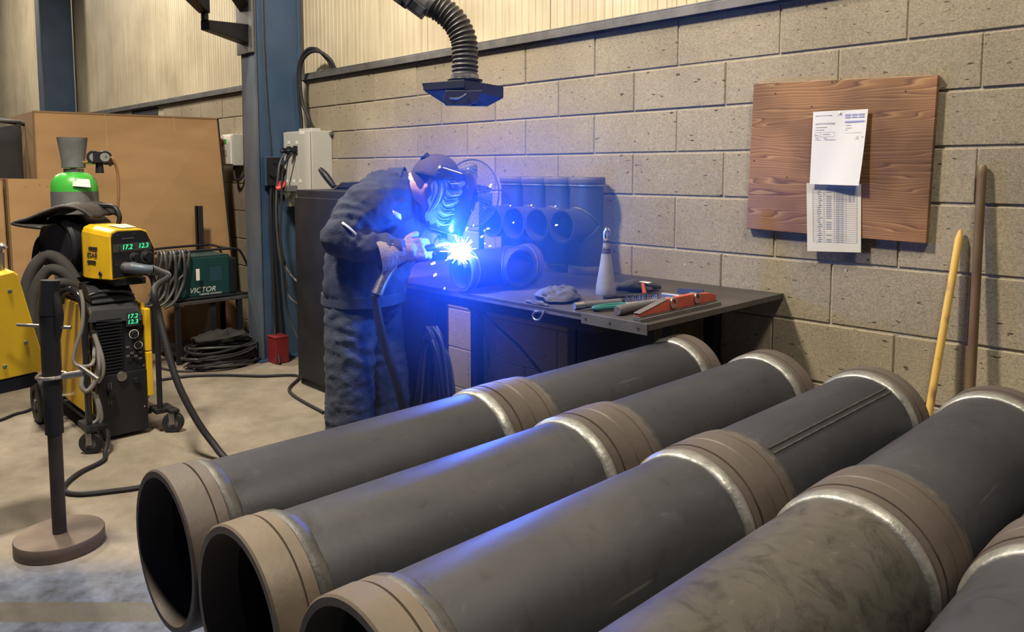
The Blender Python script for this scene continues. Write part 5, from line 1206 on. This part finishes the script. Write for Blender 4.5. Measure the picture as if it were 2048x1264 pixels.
# gloves with five fingers
def hand(nm, wr, palm_dir, palm_n, thumb_s, curl, cuff, spread=.016, sc=1.0):
    pd = Vector(palm_dir).normalized(); pn = Vector(palm_n); pn = (pn-pd*pn.dot(pd)).normalized(); sdv = pd.cross(pn)
    g = MB(); c = wr+pd*.05*sc
    for s in (-1,-.33,.33,1): g.capsule(wr+sdv*(.020*s), wr+pd*.085*sc+sdv*(.029*s), .019, .016, 10)
    g.capsule(wr-pd*.02, wr+pd*.04, .030, .032, 12)
    for i in range(4):
        s = (-1.5+i)*spread*1.25; p_ = wr+pd*.085*sc+sdv*s; d = pd.copy()
        ln_ = (.040,.046,.043,.034)[i]
        for k in range(3):
            ang = curl*(.75 if k == 0 else 1.0); d = (Matrix.Rotation(ang, 3, sdv) @ d)
            q_ = p_+d*(ln_*(1,.72,.6)[k]); g.capsule(p_, q_, .0125-.001*k, .0118-.001*k, 10); p_ = q_
    p_ = wr+pd*.030+sdv*(.030*thumb_s); d = (pd*.62+sdv*thumb_s*.6-pn*.45).normalized()
    for k in range(3):
        q_ = p_+d*(.036,.030,.024)[k]; g.capsule(p_, q_, .0150-.001*k, .0138-.001*k, 10); p_ = q_; d = (d*.8+pd*.35-pn*.25).normalized()
    o = g.obj(nm, m_glove, per); remesh(o, .0045, 3, lambda p_, n_: .0022*noise.noise(p_*70))
    u, v, w = frame(pd); rings = []
    for hh, r_ in ((-cuff,.064),(-cuff*.5,.056),(-.005,.044),(.02,.040),(.02,.036),(-.005,.040),(-cuff*.5,.051),(-cuff,.059)):
        rings.append([wr+pd*hh+(u*math.cos(2*math.pi*k/24)+v*math.sin(2*math.pi*k/24))*(r_+.003*math.sin(k*1.7+hh*60)) for k in range(24)])
    MB().ring_loft(rings, closed=True).obj('glove_cuff', m_glove, o)
    return o
# torch in the right hand
tg0 = J(790,530,-.255); tg1 = J(846,500,-.205); tipq = J(914,499,-.115)
hand('glove', J(797,507,-.24), tg1-J(790,512,-.24), FW*-1+UP*.25, -1, -.85, .075)
hand('glove', J(866,487,.0), J(905,494,-.03)-J(866,487,.0), UP*.9-FW*.2, -1, -.5, .06)
tor = thing('welding_torch', tg0, 'black welding torch in the gloved right hand, spring-sleeved blue hose', 'torch')
MB().tube([tg0, tg0.lerp(tg1,.5)+UP*.004, tg1, J(868,494,-.18)], [.016,.013], 14, 6).obj('handle', m_blackpl, tor)
MB().tube([J(864,494,-.183), J(884,488,-.16), J(902,489,-.135), tipq], [.0085,.0075], 12, 6).obj('swan_neck', m_steel, tor)
dn = (tipq-J(902,489,-.135)).normalized()
MB().cyl(tipq-dn*.03, tipq+dn*.002, .0115, .009, 16).obj('nozzle', m_brass, tor)
sprp = catmull([J(788,528,-.255), J(774,545,-.265), J(763,566,-.27), J(754,588,-.275)], 10); spr = MB(); hx = []
cum = 0
for i in range(len(sprp)-1):
    t3 = (sprp[i+1]-sprp[i]).normalized(); u, v, w = frame(t3, FW)
    for k in range(8):
        a = 2*math.pi*k/8*1.0; hx.append(sprp[i].lerp(sprp[i+1], k/8)+(u*math.cos(a)+v*math.sin(a))*.0185)
spr.tube(hx, .0030, 5, 1); spr.obj('strain_spring', m_steel, tor)
MB().tube(sprp, .0145, 12, 1).obj('hose_end', m_bluegun, tor)
# welding helmet: curved shell, lens cartridge, headgear band
hel = thing('welding_helmet', headc, 'dark welding helmet with grey skull-like graphic on the welder', 'helmet')
hf_ = (rtH*.955+V(0,0,-.295)).normalized(); hu = (V(0,0,1)-hf_*hf_.z).normalized(); hs = hf_.cross(hu).normalized()
H0 = J(876,382,-.01)
def hl(a, b, c): return H0+hf_*a+hu*b+hs*c
sh = MB(); NV, NU = 14, 24; vs = []
for i in range(NV+1):
    t_ = i/NV; y_ = .105-.245*t_                       # top to chin
    halfw = .108*(1-.18*abs(t_-.45)*1.2); fr2 = .148 - .05*max(0,.25-t_)*2.2 - .018*max(0,t_-.7)
    bk = -.035+.075*max(0,t_-.45) + .03*max(0,.2-t_)*4
    for k in range(NU+1):
        s = k/NU*2-1; an = abs(s)
        if an > .5: a_ = bk+(fr2*.70-bk)*(1-(an-.5)/.5); c_ = halfw*math.copysign(1-.07*(1-(an-.5)/.5), s)
        else:
            e_ = an/.5; a_ = fr2*.70+(fr2*.30)*(1-e_**2.6); c_ = halfw*.93*math.copysign(e_**.85, s)
        vs.append(hl(a_, y_, c_))
sh.add(vs, [(i*(NU+1)+k, i*(NU+1)+k+1, (i+1)*(NU+1)+k+1, (i+1)*(NU+1)+k) for i in range(NV) for k in range(NU)])
# closed crown of the shell
so_h = sh.obj('shell', m_helmet, hel, ang=60); sm = so_h.modifiers.new('t','SOLIDIFY'); sm.thickness = .004; sm.offset = 0
def dome(c, r_, nm, m, par):
    mb = MB(); mb.sphere(c, r_, 28, 16, Matrix((hf_, hs, hu)).transposed()); mb.f = [f for f in mb.f if (sum((mb.v[k] for k in f), Vector())/len(f)-c).dot(hu) > .012]
    o = mb.obj(nm, m, par); q_ = o.modifiers.new('t','SOLIDIFY'); q_.thickness = .004; return o
dome(hl(.035,.045,0), (.088,.097,.058), 'crown_cap', m_helmet, hel)
bnd = MB(); bnd.tube([hl(.0+.100*math.cos(a), .058+.010*math.cos(a), .100*math.sin(a)) for a in [2*math.pi*k/40 for k in range(41)]], .007, 6, 1, flat=2.2); bnd.obj('head_band', m_blackpl, hel)
MB().cyl(J(858,322,-.03), J(847,311,-.035), .021, .019, 14).obj('ratchet_knob', m_blackpl, hel)
for s in (-1,1): MB().cyl(hl(.0,.06,.102*s), hl(.0,.06,.122*s), .018, .015, 14).obj('side_knob', m_blackpl, hel)
MB().obox(hl(.150,.045,0), hl(.150,-.035,0), .105, .012, up=hf_).obj('lens_cartridge', mat('lens_glass', (.01,.02,.03), .08), hel, bevel=.004)
lt_ = MB().add([hl(.02,-.142,-.085), hl(.125,-.142,-.075), hl(.147,-.142,0), hl(.125,-.142,.075), hl(.02,-.142,.085), hl(.03,-.146,0)], [(0,1,2,5),(5,2,3,4)]); o = lt_.obj('lit_chin_underside', mat('arc_lit_underside', (.45,.55,.55), .4), hel, smooth=False); q_ = o.modifiers.new('t','SOLIDIFY'); q_.thickness = .004  # pale green-white plate paints arc light on the helmet's underside
# grey graphic on the visible side: scrolls and bony ridges
m_gr = mat('helmet_graphic', (.13,.135,.17), .4, 0, (.075,.08,.11), 40); m_grl = mat('helmet_graphic_light', (.26,.27,.31), .4)
def near(a, b, lift=.0032):
    sgn = -1 if hs.dot(FW) > 0 else 1
    t_ = (.105-b)/.245; halfw = .108*(1-.18*abs(t_-.45)*1.2)
    fr2 = .148 - .05*max(0,.25-t_)*2.2 - .018*max(0,t_-.7); bk = -.035+.075*max(0,t_-.45)+.03*max(0,.2-t_)*4
    fq = min(max((a-bk)/(fr2*.70-bk), 0), 1); return hl(a, b, sgn*(halfw*(1-.07*fq)+lift))
gp = MB(); n1, n2 = 22, 14; vs = []
for i_ in range(n1+1):
    b_ = .065-.185*i_/n1; lo_ = -.018+.05*max(0,.35*i_/n1-.1)+.006*math.sin(i_*.9); hi_2 = .096-.03*(i_/n1)**2+.005*math.sin(i_*1.4+1)
    for j_ in range(n2+1): vs.append(near(lo_+(hi_2-lo_)*j_/n2, b_+.006*math.sin(j_*1.1), .0026))
gp.add(vs, [(i_*(n2+1)+j_, (i_+1)*(n2+1)+j_, (i_+1)*(n2+1)+j_+1, i_*(n2+1)+j_+1) for i_ in range(n1) for j_ in range(n2)])
gpo = gp.obj('graphic_panel', m_gr, hel)
rg2 = random.Random(4)
spiral = [(.056+.018*math.cos(a)*(1-a/15), .040+.016*math.sin(a)*(1-a/15)) for a in [k*.5 for k in range(22)]]
curves = [(spiral, 0), ([(-.012,.05),(.004,.03),(.012,0),(.008,-.04),(-.002,-.085)], 0), ([(.004,.05),(.02,.02),(.024,-.02),(.012,-.065)], 1), ([(-.016,.03),(-.006,0),(-.004,-.04)], 0), ([(.018,.045),(.034,.018),(.034,-.015),(.028,-.04)], 0)]
for k in range(13):
    b_ = .055-.0135*k; x0_ = .030+.010*rg2.random(); w_ = .045+.02*rg2.random(); sag = .008+.012*rg2.random()
    curves.append(([(x0_, b_+.006*rg2.random()), (x0_+w_*.35, b_-sag*.6), (x0_+w_*.7, b_-sag*.2), (min(x0_+w_, .094), b_+.012*rg2.random())], k % 3 == 0))
for c, lt2 in curves:
    MB().tube([near(a, b_, .003) for a, b_ in c], lambda t_: .0010+.0018*math.sin(math.pi*min(max(t_,.05),.95)), 6, 4).obj('graphic_line', m_grl if lt2 else m_helmet, gpo)

# ================================================================== ARC, GLARE RAYS, SPARKS, SMOKE AND GLOW
AP = at(921, 503, 2.895)
arc = thing('welding_arc', AP, 'blinding white-blue welding arc at the torch tip', 'arc')
mb = MB(); mb.sphere(AP, .024, 28, 16)
for v in mb.v:
    d = (v-AP).normalized(); k = max(0, noise.noise(d*4.3))**1.2; v += d*(.05*k)  # spikes pulled out of the core imitate star-shaped glare
mb.obj('arc_core', m_arc, arc)
for k in range(26):
    th = random.uniform(0, 2*math.pi); d = (RT*math.cos(th)+UP*math.sin(th)+FW*random.uniform(-.6,.3)).normalized(); r0 = random.uniform(.022,.032); L2 = random.uniform(.012,.05)
    MB().cyl(AP+d*r0, AP+d*(r0+L2), .0016, .0004, 6).obj('glare_ray', m_arc, arc, smooth=False)  # thin glowing rays imitate lens glare round the arc
for k, (x, y, s) in enumerate(((981,371,5),(933,458,4),(975,457,3),(969,461,2),(978,457,2),(964,473,4),(1027,445,3),(1047,515,6),(870,550,5),(889,577,3),(980,492,3),(935,455,2),(947,451,2),(970,487,2),(1021,411,2),(1113,450,4),(855,496,4),(866,527,6),(1063,410,2),(1111,412,2))):
    p_ = at(x, y, 2.9 + (.3 if x > 1000 else 0)); d = (p_-AP).normalized()
    tag(MB().cyl(p_-d*.0013*s, p_+d*.0013*s, .0007*s, .0004*s, 8).obj('spark', m_spark, arc, smooth=False), None)
al = bpy.data.lights.new('arc_light', 'POINT'); al.energy = 36; al.color = (.02,.13,1.0); al.shadow_soft_size = .02
ao = bpy.data.objects.new('arc_light', al); COL.objects.link(ao); ao.location = AP + UP*.03 - FW*.045 - RT*.005
# smoke round the arc; its blue scatter colour also imitates lens glow
sm_, nt, pb = newmat('smoke_lens_glow'); nt.nodes.remove(pb)
vsn = nt.nodes.new('ShaderNodeVolumeScatter'); vsn.inputs['Color'].default_value = (.06,.22,1,1); vsn.inputs['Anisotropy'].default_value = .1
tcn = nt.nodes.new('ShaderNodeTexCoord'); vl = nt.nodes.new('ShaderNodeVectorMath'); vl.operation = 'LENGTH'
nt.links.new(tcn.outputs['Object'], vl.inputs[0])
mrn = nt.nodes.new('ShaderNodeMapRange'); mrn.inputs[1].default_value = .0; mrn.inputs[2].default_value = .80; mrn.inputs[3].default_value = 1; mrn.inputs[4].default_value = 0; mrn.interpolation_type = 'SMOOTHSTEP'
nt.links.new(vl.outputs['Value'], mrn.inputs[0])
ml = nt.nodes.new('ShaderNodeMath'); ml.operation = 'MULTIPLY'; ml.inputs[1].default_value = 1.15; nt.links.new(mrn.outputs[0], ml.inputs[0]); nt.links.new(ml.outputs[0], vsn.inputs['Density'])
nt.links.new(vsn.outputs[0], nt.nodes['Material Output'].inputs['Volume'])
smo = MB(); SP = AP+RT*.14+UP*.02+FW*.12; smo.sphere(SP, .81, 32, 20); so_ = smo.obj('smoke_lens_glow', sm_, None, origin=SP)
tag(so_, 'thin welding smoke around the arc, tinted blue to imitate lens glow', 'smoke', kind='stuff')
